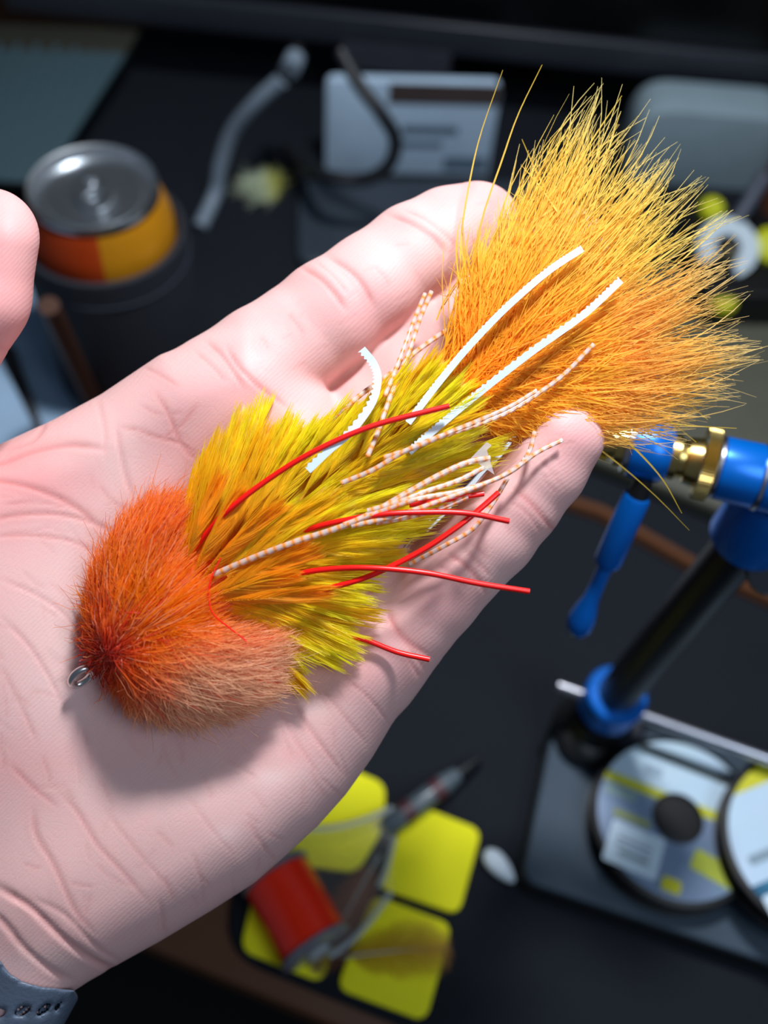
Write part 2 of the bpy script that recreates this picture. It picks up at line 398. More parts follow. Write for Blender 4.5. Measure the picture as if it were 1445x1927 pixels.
def line_spool(label, cu, cv, z, rpx, xdir, tilt, stops, patches, thick=.012, blk=.93):
    c = G(cu, cv, z + thick); r = rpx * depth(c) / FPX
    X = (G(cu + xdir[0]*50, cv + xdir[1]*50, z + thick) - c).normalized()
    N = (Vector((0, 0, 1)) + M @ Vector((tilt[0], tilt[1], 0))).normalized()
    X = (X - N*X.dot(N)).normalized(); Y = N.cross(X)
    t = thing('line_spool', label, 'spool', c - N*thick, 'line spools on the pedestal plate')
    a = c - N*thick
    hr = .30
    lathe('spool_body', a, N, [(0, r*.97), (.0006, r), (.0022, r), (.0026, r*.8), (thick - .0026, r*.8), (thick - .0022, r), (thick - .0005, r), (thick - .0001, r*.985)], m_black, t, 72)
    # label ring
    bm = bmesh.new(); uvl = bm.loops.layers.uv.new('lab'); n = 72; ri, ro = [], []
    for j in range(n):
        an = 2*PI*j/n; d = X*math.cos(an) + Y*math.sin(an)
        ri.append((bm.verts.new(c + N*.0003 + d*r*hr), (math.cos(an)*hr, math.sin(an)*hr))); ro.append((bm.verts.new(c + N*.0003 + d*r*blk), (math.cos(an)*blk, math.sin(an)*blk)))
    for j in range(n):
        k = (j+1) % n; q = (ri[j], ro[j], ro[k], ri[k]); f = bm.faces.new([x[0] for x in q])
        for lp, x in zip(f.loops, q): lp[uvl].uv = (x[1][0]*.5 + .5, x[1][1]*.5 + .5)
    bm_obj('printed_label', bm, label_mat('label_print', stops), t, smooth=False)
    lathe('hub', c - N*.004, N, [(0, r*hr*.98), (.0043, r*hr*.98), (.0045, r*hr*.86), (.003, r*hr*.8)], m_black, t, 48)
    for nm, x0, y0, x1, y1, rot, cc, hh in patches:
        cx, cy = (x0+x1)/2, (y0+y1)/2; co, si = math.cos(rot), math.sin(rot); q = []
        for sx_, sy_ in ((-1, -1), (1, -1), (1, 1), (-1, 1)):
            dx_, dy_ = sx_*(x1-x0)/2, sy_*(y1-y0)/2
            q.append(c + N*(.0004 + hh) + (X*(cx + dx_*co - dy_*si) + Y*(cy + dx_*si + dy_*co))*r)
        slab(nm, q, N*.0001, mat(nm + '_ink', lin(*cc), .4), t, r=r*.04)
    return t
LZ = bt + .0005
line_spool('line spool with a white, yellow and grey label and price sticker', 1275, 1540, LZ, 163, (.93, .37), (0, .04),
    [(0, (120, 142, 172)), (.565, (205, 205, 20)), (.625, (190, 214, 232))],
    [('price_sticker', -.70, -.80, -.08, -.30, -.02, (200, 220, 235), .0001),
     ('print_bar', -.62, .62, .55, .72, -.03, (90, 96, 92), .00005),
     ('print_bar', -.88, -.02, -.50, .08, 0, (140, 165, 160), .00005),
     ('print_bar', -.72, -.25, -.28, -.17, 0, (150, 160, 90), .00005),
     ('print_patch', -.02, -.86, .20, -.70, 0, (200, 198, 30), .0002),
     ('print_patch', .25, -.55, .85, -.30, -.15, (180, 190, 60), .00005),
     ('print_line', -.6, -.50, -.2, -.47, -.02, (120, 140, 155), .0003), ('print_line', -.6, -.58, -.2, -.55, -.02, (120, 140, 155), .0003),
     ('print_line', -.55, -.68, -.2, -.62, -.02, (130, 150, 160), .0003), ('print_dot', -.5, .38, -.28, .52, 0, (150, 172, 190), .00005)])
line_spool('line spool with a white and teal label, overlapping its neighbour', 1540, 1582, LZ + .0125, 180, (.92, -.38), (-.05, .03),
    [(0, (0, 92, 128)), (.42, (190, 214, 236)), (.86, (205, 200, 30))],
    [('label_window', -.88, -.52, -.30, -.28, 0, (200, 222, 238), .0001), ('print_bar', -.80, -.22, -.3, -.17, 0, (40, 120, 150), .0001),
     ('print_line', -.80, .02, -.45, .12, .0, (130, 150, 165), .0001)])

# ---------------- back right: olive pad, gadget, pale box
m_olive = mat('olive_card', lin(84, 84, 72), .6); m_pale = mat('pale_card', lin(138, 158, 168), .6)
bx = slab('storage_box', gp([(1090, 560), (1040, 860), (1480, 1040), (1700, 1000), (1650, 560), (1350, 500)], MATZ + .0003), (0, 0, .012), m_olive, r=.008, bevel=.002)
tag(bx, 'flat olive-grey box on the desk behind the vise head', 'box')
gz = .0168
gc = G(1365, 470, .045); gr = 58*depth(gc)/FPX; gN = (M @ Vector((.05, .1, 1))).normalized()
gd = thing('desk_gadget', 'small black gadget with white split ring and yellow-green knobs', 'gadget', Vector((gc.x, gc.y, gz)))
X = (M @ Vector((1, 0, 0))); X = (X - gN*X.dot(gN)).normalized(); Y = gN.cross(X)
def gpt(x, y, h=0): return gc + X*x*gr + Y*y*gr + gN*h
# split ring
bm = bmesh.new(); prev = None; n = 44
for j in range(n+1):
    an = math.radians(-75 + 290*j/n); row = []
    for rr, hh in ((.42, 0), (.42, .004), (1, .004), (1, 0)): row.append(bm.verts.new(gpt(math.cos(an)*rr, math.sin(an)*rr, hh)))
    if prev:
        for k in range(4): bm.faces.new((prev[k], prev[(k+1) % 4], row[(k+1) % 4], row[k]))
    else: bm.faces.new(row)
    prev = row
bm.faces.new(prev[::-1])
bm_obj('split_ring', bm, mat('white_ring', lin(190, 205, 215), .5), gd, bevel=.0008)
m_yg = mat('yellow_green_plastic', lin(190, 195, 15), .45)
for x, y, s in ((-.42, 1.35, .40), (1.5, .15, .6), (-.12, -1.75, .40)):
    lathe('knob', gpt(x, y, -.006), gN, [(0, gr*s*.8), (.002, gr*s), (.008, gr*s), (.010, gr*s*.7)], m_yg, gd, 24)
lathe('centre_knob', gpt(-.05, -.25, -.002), gN, [(0, gr*.3), (.009, gr*.3), (.011, gr*.2)], mat('dull_brass', lin(80, 75, 60), .5, metal=.5), gd, 24)
low = [gpt(x, y, -.012) for x, y in ((-.9, 2.3), (2.2, 2.3), (2.2, -2.2), (-.75, -2.2))]
slab('housing', [Vector((p.x, p.y, gz)) for p in low], (0, 0, .022), m_black, gd, r=.006, bevel=.002)
tube('stem', [gc - gN*.001, Vector((gc.x, gc.y, gz + .01))], .006, m_black, gd, 16)
tube('rod', [gpt(.35, .9, .001), gpt(1.3, 2.4, .004)], .0038, mat('grey_rod', lin(70, 76, 90), .4), gd, 12)
for x, y in ((-.42, 1.35), (1.5, .15), (-.12, -1.75)):
    tube('knob_stem', [gpt(x, y, -.004), Vector((gpt(x, y).x, gpt(x, y).y, gz + .015))], .003, m_black, gd, 10)
def upright(name, label, cat, bl, br, vtop, thick, m, r=.004, zb=0.0):
    """slab standing on the desk: bottom corners given as pixels, top at picture row vtop"""
    a, b = G(*bl, zb), G(*br, zb); h = z_for(a, vtop) - zb; d = (b - a).normalized(); n = Vector((-d.y, d.x, 0))
    t = thing(name, label, cat, (a + b)/2)
    slab('card' if 'pack' in name else 'body', [a, b, b + Vector((0, 0, h)), a + Vector((0, 0, h))], n*thick, m, t, r=r, bevel=.0006)
    return t, a, b, h, d, n
upright('tissue_box', 'pale blue-grey box at the back right behind the orange feather plumes', 'box', (1165, 350), (1440, 372), 205, .03, m_pale, .02)
upright('cardboard_box', 'brown cardboard box at the right edge beside the pale box', 'box', (1432, 420), (1560, 430), 200, .03, mat('cardboard', lin(110, 62, 36), .7), .003)
# ---------------- white pack with brown band, cable loop
m_card = mat('white_card', lin(178, 202, 224), .5)
t, a, b, h, d, n = upright('white_pack', 'white retail pack with brown band and grey print standing at the back', 'pack', (612, 334), (915, 340), 150, .006, m_card, .006)
def on(x0, z0, x1, z1): return [a + d*(x*(b-a).length) + Vector((0, 0, z*h)) - n*.0003 for x, z in ((x0, z0), (x1, z0), (x1, z1), (x0, z1))]
slab('brown_band', on(.36, .80, .995, .99), -n*.0003, mat('brown_print', lin(70, 58, 56), .5), t)
for q in ((.45, .50, .78, .58), (.45, .36, .70, .42), (.72, .12, .98, .26)):
    slab('print_line', on(*q), -n*.0003, mat('grey_print', lin(92, 112, 130), .5), t)
m_cable = mat('black_cable', lin(30, 33, 38), .5)
cp = []
for u, v, dz in ((640, 96, .11), (676, 160, .10), (718, 215, .09), (744, 265, .075), (728, 315, .06), (680, 338, .05), (610, 330, .045), (560, 300, .02), (540, 280, MATZ + .003)):
    cp.append(np.array(G(u, v, dz)))
# keep the loop in front of the pack
tag(tube('cable', catmull(cp, 60), .0036, m_cable, None, 12), 'dark cable loop hanging in front of the white pack', 'cable')
# ---------------- pale hose
hp = [np.array(G(u, v, z)) for u, v, z in ((560, 95, .09), (530, 150, .085), (480, 195, .07), (437, 248, .05), (415, 310, .03), (405, 365, .014), (376, 428, .006))]
m_hose = mat('pale_hose', lin(118, 132, 146), .5)
hose = thing('flexible_hose', 'pale grey curved hose standing left of the white pack', 'hose', G(376, 428))
tube('hose_body', catmull(hp[1:], 50), .0042, m_hose, hose, 14)
tube('hose_clip', catmull(hp[:2], 6), .0050, m_black, hose, 14)
tube('hose_tip', [np.array(G(556, 108, .092)), np.array(G(545, 132, .091))], .0052, m_hose, hose, 14)
# ---------------- fluff of feather
fl = []
c0 = G(500, 365, .004)
Vs, Fs, Cs = [], [], []; k = 0
for i in range(420):
    an = random.gauss(math.radians(125), .9); l = random.uniform(.006, .018); zz = random.uniform(0, .009)
    p = np.array(c0) + np.array([random.gauss(0, .003), random.gauss(0, .003), 0]); dd = np.array([math.cos(an), math.sin(an), 0])
    s_ = np.cross(dd, [0, 0, 1]) * .0004; q = p + dd*l + np.array([0, 0, zz])
    Vs += [p - s_, p + s_, q + s_*.4, q - s_*.4]; Fs.append((k, k+1, k+2, k+3)); k += 4
    c = (lin(205, 215, 190) if dd[0] < 0 else lin(190, 190, 90))[:3]; Cs += [c]*4
tag(mesh_np('feather_fluff', np.array(Vs), np.array(Fs), fe, None, np.array(Cs)), 'tuft of white and yellow feather fluff below the pale hose', 'feather')
# ---------------- monitor
m_mon = mat('monitor_plastic', lin(20, 20, 24), .4); m_screen = mat('dark_screen', lin(5, 5, 7), .25)
m0, m1 = G(330, 42, .05), G(1560, 168, .05); md = (m1 - m0).normalized(); mn = Vector((-md.y, md.x, 0)); ml = (m1 - m0).length
mon = thing('computer_monitor', 'black monitor whose lower bezel crosses the top of the view', 'monitor', Vector(((m0+m1)/2).xy.to_3d()))
def mq(x0, x1, z0, z1, off): return [m0 + md*x + mn*off + Vector((0, 0, z)) for x, z in ((x0, z0), (x1, z0), (x1, z1), (x0, z1))]
A0, A1 = -.10, ml + .10
slab('screen', mq(A0 + .01, A1 - .01, .018, .33, 0.001), mn*.004, m_screen, mon)
slab('back_shell', mq(A0, A1, -.002, .345, .006), mn*.025, m_mon, mon, r=.006, bevel=.002)
slab('lower_bezel', mq(A0, A1, -.002, .017, -.003), mn*.009, mat('bezel_grey', lin(44, 48, 56), .35), mon, bevel=.0015)
bmid = (m0 + m1)/2 + mn*.06
slab('stand_neck', [bmid + md*x + Vector((0, 0, z - .05)) for x, z in ((-.04, .008), (.04, .008), (.04, .26), (-.04, .26))], mn*.02, m_mon, mon)
slab('stand_foot', [bmid + md*x + mn*y + Vector((0, 0, -bmid.z + .0045)) for x, y in ((-.1, -.02), (.1, -.02), (.1, .08), (-.1, .08))], (0, 0, .008), m_mon, mon)
slabx = slab('flat_tray', [Vector((p.x, p.y, MATZ + .0005)) for p in (G(560, 365), G(560, 520), G(1010, 520), G(1010, 365))], (0, 0, .006), mat('tray_grey', lin(52, 60, 70), .4), None, r=.01, bevel=.002)
tag(slabx, 'flat dark slate tray on the mat in front of the white pack', 'tray')
bp_ = [G(505, 58, .095), G(612, 68, .095), G(612, 92, .095), G(505, 82, .095)]
slab('bezel_button_tab', [m0 + md*x + mn*-.0035 + Vector((0, 0, z)) for x, z in ((.10, -.016), (.165, -.016), (.165, .001), (.10, .001))], mn*.006, mat('tab_grey', lin(58, 60, 70), .4), mon)
# ---------------- can and sleeve
ch = .128
cc = G(174, 350, ch); cr_ = 123 * depth(cc)/FPX
can = thing('drink_can', 'aluminium drink can with orange and amber label beside the thumb', 'can', (cc.x, cc.y, .004))
m_alu = mat('aluminium', lin(205, 210, 215), .33, metal=1.0)
br = cr_*1.15
m_or = mat('orange_print', lin(205, 72, 22), .35, metal=.3); m_am = mat('amber_print', lin(222, 148, 24), .35, metal=.3)
bm = bmesh.new(); prof = [(0, br*.75), (.004, br*.9), (.008, br), (ch - .024, br), (ch - .018, br*.985), (ch - .007, cr_*1.0)]
rings = []; n = 64
for hgt, r in prof: rings.append([bm.verts.new((cc.x + r*math.cos(2*PI*j/n), cc.y + r*math.sin(2*PI*j/n), hgt*.988 + .0045)) for j in range(n)])
# label colour split at the picture's x = 185 on the near side
gsplit = math.atan2(G(192, 470, ch - .02).y - cc.y, G(192, 470, ch - .02).x - cc.x)
for A_, B_ in zip(rings, rings[1:]):
    for j in range(n):
        k = (j+1) % n; f = bm.faces.new((A_[j], A_[k], B_[k], B_[j])); an = (2*PI*(j+.5)/n - gsplit + PI) % (2*PI) - PI
        f.material_index = 1 if 0 < an < 2.6 else 0
bm.faces.new(rings[0][::-1])
bm_obj('can_body', bm, [m_or, m_am], can)
top = Vector((cc.x, cc.y, ch))
lid = lathe('can_lid', top, (0, 0, 1), [(-.004, cr_*.97), (-.001, cr_), (.0005, cr_*.985), (0, cr_*.94), (-.0055, cr_*.87), (-.006, cr_*.8), (-.0035, cr_*.74), (-.0035, cr_*.3), (-.0035, .0001)], m_alu, can, 64)
bm = bmesh.new(); tb = []
tdir = (G(160, 300, ch) - G(190, 400, ch)).normalized(); tsd = Vector((-tdir.y, tdir.x, 0))
outer, inner = [], []
for j in range(28):
    an = 2*PI*j/28; outer.append((math.cos(an)*.012, math.sin(an)*.0078)); inner.append((math.cos(an)*.0042 - .0045, math.sin(an)*.0048))
for z in (-.0015, .0):
    tb.append([bm.verts.new(top + tdir*(x - .001) + tsd*y + Vector((0, 0, z - .0008))) for x, y in outer]); tb.append([bm.verts.new(top + tdir*(x - .001) + tsd*y + Vector((0, 0, z - .0008))) for x, y in inner])
for j in range(28):
    k = (j+1) % 28
    bm.faces.new((tb[0][j], tb[1][j], tb[1][k], tb[0][k])); bm.faces.new((tb[2][j], tb[2][k], tb[3][k], tb[3][j]))
    bm.faces.new((tb[0][j], tb[0][k], tb[2][k], tb[2][j])); bm.faces.new((tb[1][j], tb[3][j], tb[3][k], tb[1][k]))
bm_obj('pull_tab', bm, m_alu, lid, bevel=.0003, seg=1)
lathe('tab_rivet', top + tdir*.005 + Vector((0, 0, -.0035)), (0, 0, 1), [(0, .003), (.003, .0026), (.0045, .0015)], m_alu, lid, 20)
m_foamk = mat('neoprene', lin(28, 31, 40), .7, bump=(600, .3))
sl = thing('can_sleeve', 'dark navy insulating sleeve around the drink can', 'can sleeve', (cc.x, cc.y, 0))
sh = ch - .0215
lathe('sleeve_wall', (cc.x, cc.y, 0), (0, 0, 1), [(0, br*.9), (.001, br*1.14), (sh - .002, br*1.16), (sh, br*1.14), (sh + .0004, br*1.08), (sh - .001, br*1.03), (.004, br*1.02), (.0035, br*.3)], m_foamk, sl, 64)
tube('stitched_rim', [np.array([cc.x + br*1.15*math.cos(t), cc.y + br*1.15*math.sin(t), sh - .012]) for t in np.linspace(0, 2*PI, 60)], .0007, mat('stitch', lin(50, 56, 68), .7), sl, 6)
# ---------------- leaning grey-teal sheet (top left)
m_teal = mat('teal_grey_sheet', lin(66, 88, 96), .5, noise=(6, .15)); m_ostrip = mat('olive_strip', lin(48, 48, 40), .6)
pad = thing('ribbed_packet', 'grey-teal ribbed packet with olive header leaning behind the can', 'packet', G(60, 420))
pts4 = [P(-90, 335, .545), P(75, 345, .545), P(240, 92, .60), P(-90, 78, .60)]
nrm = (pts4[1] - pts4[0]).cross(pts4[2] - pts4[1]).normalized()
slab('packet_sheet', pts4, nrm*-.004, m_teal, pad, bevel=.001)
slab('header_strip', [P(-90, 92, .597), P(236, 98, .597), P(262, 52, .608), P(-90, 40, .608)], nrm*-.004, m_ostrip, pad, bevel=.001)
for i in range(9):
    fa, fb = i/9 + .03, i/9 + .06
    q4 = [pts4[0].lerp(pts4[1], fa), pts4[0].lerp(pts4[1], fb), pts4[3].lerp(pts4[2], fb), pts4[3].lerp(pts4[2], fa)]
    slab('rib', q4, nrm*.0008, m_teal, pad)
slab('packet_foot', [pts4[0], pts4[1], G(90, 372, MATZ + .004), G(-100, 366, MATZ + .004)], nrm*-.004, m_black, pad)
# ---------------- pale ruled boxes & wooden stick beneath the thumb
m_pb = mat('pale_blue_card', lin(150, 178, 205), .45)
bA = slab('notepad', gp([(-80, 560), (68, 560), (185, 850), (62, 900), (20, 830), (-80, 640)], .001), (0, 0, .02), m_pb, None, bevel=.001)
tag(bA, 'pale blue notepad beneath the thumb, its edge slanting to the palm', 'notepad')
bB = slab('notepad', gp([(-240, 600), (-20, 640), (90, 860), (-30, 960), (-240, 900)], .024), (0, 0, .012), m_pb, None, bevel=.001)
bB.data.transform(Matrix.Translation((0, 0, 0)))
tag(bB, 'pale blue pad at the left edge, darker gap beside its neighbour', 'notepad')
bC = slab('notepad_gap', gp([(-10, 640), (30, 660), (90, 830), (60, 860)], .0215), (0, 0, .0025), mat('dark_gap', lin(45, 42, 42), .7), None)  # dark strip added as the shade in the gap between the pads
bC.name = 'gap_shade'; tag(bC, 'dark strip added for the shade in the gap between the two pale pads', 'gap_shade')
st = tube('wooden_stick', [np.array(P(92, 575, .375)), np.array(G(196, 800, MATZ + .003))], .004, mat('stick_wood', lin(70, 38, 22), .5), None, 14)
tag(st, 'brown wooden stick between pale notepad and can sleeve', 'stick')
# white card seen through the gap between ring and little finger
wc_ = slab('white_card', gp([(820, 740), (1010, 770), (985, 900), (900, 960), (760, 1060), (700, 1010)], MATZ + .001), (0, 0, .001), mat('bright_card', lin(235, 238, 242), .5), None)
tag(wc_, 'white card on the mat glimpsed between ring and little finger', 'card')

# ================================================================== THE HAND (implicit surface, meshed by surface nets)
ST = 5.0
US = np.arange(-470, 1215, ST); VS = np.arange(290, 2060, ST); WS = np.arange(-260, 345, ST)
UG, VG = np.meshgrid(US, VS, indexing='ij')
F = np.full((len(US), len(VS), len(WS)), 400., np.float32)
def smin(a, b, k):
    h = np.clip(.5 + .5*(b - a)/k, 0, 1); return b + (a - b)*h - k*h*(1 - h)
def cone_chain(st, k, kk=14, flat=1.0):
    """fold a chain of round cones (u, v, w, r) into F"""
    a = np.array(st, float); pad = a[:, 3].max() + 60
    i0, i1 = np.searchsorted(US, [a[:, 0].min() - pad, a[:, 0].max() + pad]); j0, j1 = np.searchsorted(VS, [a[:, 1].min() - pad, a[:, 1].max() + pad])
    l0, l1 = np.searchsorted(WS, [a[:, 2].min() - pad, a[:, 2].max() + pad])
    X, Y, Z = np.meshgrid(US[i0:i1], VS[j0:j1], WS[l0:l1], indexing='ij'); d = None
    for p, q in zip(a, a[1:]):
        v = q[:3] - p[:3]; t = np.clip(((X-p[0])*v[0] + (Y-p[1])*v[1] + (Z-p[2])*v[2])/v.dot(v), 0, 1)
        cw = Z - p[2] - t*v[2]
        dd = np.sqrt((X - p[0] - t*v[0])**2 + (Y - p[1] - t*v[1])**2 + (cw*flat)**2) - (p[3] + t*(q[3] - p[3]))
        d = dd if d is None else smin(d, dd, kk)
    s = F[i0:i1, j0:j1, l0:l1]; F[i0:i1, j0:j1, l0:l1] = smin(s, d.astype(np.float32), k)
# palm outline (hand pixels)
outline = [(395, 632), (300, 668), (190, 742), (100, 790), (0, 836), (-120, 880), (-230, 900), (-330, 1000), (-430, 1180), (-560, 1400), (-620, 1750), (-560, 2200), (-90, 2200), (52, 2010),
           (100, 1930), (134, 1868), (168, 1846), (238, 1806), (300, 1772), (400, 1712), (478, 1662), (540, 1608), (600, 1552), (650, 1496), (700, 1426), (745, 1350), (790, 1288), (820, 1240),
           (800, 1140), (760, 1000), (700, 860), (620, 740), (540, 640), (460, 600)]
def poly_sdf(poly, X, Y):
    d = np.full(X.shape, 1e9); ins = np.zeros(X.shape, bool); n = len(poly)
    for i in range(n):
        (x0, y0), (x1, y1) = poly[i], poly[(i+1) % n]; ex, ey = x1-x0, y1-y0
        t = np.clip(((X-x0)*ex + (Y-y0)*ey)/(ex*ex + ey*ey), 0, 1)
        d = np.minimum(d, (X-x0-t*ex)**2 + (Y-y0-t*ey)**2)
        c = ((y0 > Y) != (y1 > Y)) & (X < (x1-x0)*(Y-y0)/(y1-y0 + 1e-9) + x0); ins ^= c
    d = np.sqrt(d); return np.where(ins, -d, d)
D2 = poly_sdf(outline, UG, VG)
def ga(u, v, su, sv, rot=0):
    c, s = math.cos(rot), math.sin(rot); x, y = UG - u, VG - v
    return np.exp(-((x*c + y*s)/su)**2 - ((-x*s + y*c)/sv)**2)
shift = (55*ga(-60, 1230, 200, 330, .2) + 38*ga(380, 1560, 260, 150, -.7) + 24*ga(400, 740, 130, 110) + 14*ga(590, 840, 90, 90) + 26*ga(720, 1270, 110, 110)
         - 34*ga(330, 1130, 190, 190) - 18*ga(520, 1080, 120, 130) + 20*ga(60, 1700, 160, 100, -.6) - 46*ga(-120, 2000, 200, 220))
T_, R_ = 118., 112.
for l0 in range(0, len(WS), 20):
    wv = WS[l0:l0+20][None, None, :] + shift[..., None]*np.clip(1 - (WS[l0:l0+20][None, None, :] + 0)/240., .1, 1)
    q1 = np.maximum(D2 + R_, 0)[..., None]; q2 = np.maximum(np.abs(wv - 120) - (T_ - R_), 0)
    dd = np.sqrt(q1**2 + q2**2) - R_ + np.minimum(np.maximum((D2 + R_)[..., None], np.abs(wv - 120) - (T_ - R_)), 0)
    F[:, :, l0:l0+20] = np.minimum(F[:, :, l0:l0+20], dd.astype(np.float32))
# fingers
cone_chain([(430, 735, 128, 118), (500, 682, 124, 110), (560, 638, 130, 102), (622, 590, 132, 102), (700, 534, 146, 96), (782, 474, 166, 93), (846, 440, 184, 88), (898, 424, 198, 84)], 16)
cone_chain([(560, 900, 136, 108), (640, 854, 150, 90), (700, 785, 160, 92), (770, 710, 166, 92), (840, 645, 174, 90), (915, 586, 186, 87), (1000, 525, 204, 82), (1068, 465, 222, 78)], 20)
cone_chain([(620, 1060, 130, 112), (690, 985, 128, 94), (760, 910, 128, 88), (820, 845, 132, 86), (880, 790, 140, 80)], 18)
cone_chain([(820, 845, 132, 86), (880, 800, 144, 78), (905, 790, 152, 62)], 10)
cone_chain([(690, 1240, 120, 112), (768, 1166, 92, 92), (812, 1118, 82, 90), (925, 1003, 62, 85), (975, 945, 52, 81), (1027, 882, 40, 77), (1064, 822, 34, 75)], 22)
# thumb, raised toward the viewer
cone_chain([(-300, 1180, 110, 170), (-250, 960, 60, 140), (-190, 830, -10, 124), (-122, 684, -50, 108), (-47, 560, -72, 105), (-22, 450, -80, 97)], 60)
HAND_F = F

def surface_nets(F):
    s = F < 0; nx, ny, nz = F.shape
    c = [s[i:nx-1+i, j:ny-1+j, k:nz-1+k] for i in (0, 1) for j in (0, 1) for k in (0, 1)]
    cnt = sum(x.astype(np.int8) for x in c); act = np.argwhere((cnt > 0) & (cnt < 8))
    idx = np.full((nx-1, ny-1, nz-1), -1, np.int32); idx[tuple(act.T)] = np.arange(len(act))
    acc = np.zeros((len(act), 3)); n = np.zeros(len(act)); cr = [(i, j, k) for i in (0, 1) for j in (0, 1) for k in (0, 1)]
    for a in cr:
        for ax_ in range(3):
            if a[ax_]: continue
            b = list(a); b[ax_] = 1; pa = act + a; pb_ = act + b
            fa, fb = F[tuple(pa.T)], F[tuple(pb_.T)]; m_ = (fa < 0) != (fb < 0)
            t = np.where(m_, fa/(fa - fb + 1e-12), 0); p = pa + (pb_ - pa)*t[:, None]
            acc[m_] += p[m_] - act[m_]; n += m_
    V = act + acc/n[:, None]; Fc = []
    for ax_ in range(3):
        o1, o2 = [(1, 2), (2, 0), (0, 1)][ax_]
        sl0 = [slice(None)]*3; sl1 = [slice(None)]*3; sl0[ax_] = slice(0, -1); sl1[ax_] = slice(1, None)
        ch = s[tuple(sl0)] != s[tuple(sl1)]; e = np.argwhere(ch)
        e = e[(e[:, o1] > 0) & (e[:, o2] > 0) & (e[:, o1] < F.shape[o1]-1) & (e[:, o2] < F.shape[o2]-1)]
        d1 = np.zeros(3, int); d1[o1] = 1; d2 = np.zeros(3, int); d2[o2] = 1
        q = np.stack([idx[tuple((e - x).T)] for x in (d1 + d2, d2, 0*d1, d1)], -1)
        inside = s[tuple(e.T)]; q[~inside] = q[~inside][:, ::-1]; Fc.append(q)
    Fc = np.vstack(Fc); return V, Fc[(Fc >= 0).all(1)]
V, Fq = surface_nets(F)
UVW = np.stack([US[0] + V[:, 0]*ST, VS[0] + V[:, 1]*ST, WS[0] + V[:, 2]*ST], -1)
print('hand verts', len(UVW))
# light relaxation of the mesh
e = np.vstack([Fq[:, [0, 1]], Fq[:, [1, 2]], Fq[:, [2, 3]], Fq[:, [3, 0]]])
deg = np.bincount(e.ravel(), minlength=len(UVW))[:, None]
for it in range(3):
    s_ = np.stack([np.bincount(e[:, 0], UVW[e[:, 1], k], len(UVW)) + np.bincount(e[:, 1], UVW[e[:, 0], k], len(UVW)) for k in range(3)], -1)/np.maximum(deg, 1)
    UVW = UVW*.35 + s_*.65
# normals
a_, b_ = UVW[Fq[:, 2]] - UVW[Fq[:, 0]], UVW[Fq[:, 3]] - UVW[Fq[:, 1]]; fn = np.cross(a_, b_)
NRM = np.zeros_like(UVW)
for k in range(4):
    for c in range(3): NRM[:, c] += np.bincount(Fq[:, k], fn[:, c], len(UVW))
NRM /= np.linalg.norm(NRM, axis=1)[:, None] + 1e-9
if NRM[:, 2][UVW[:, 2] < 0].mean() > 0: NRM = -NRM; Fq = Fq[:, ::-1]
front = np.clip(-NRM[:, 2]*2 + .4, 0, 1)
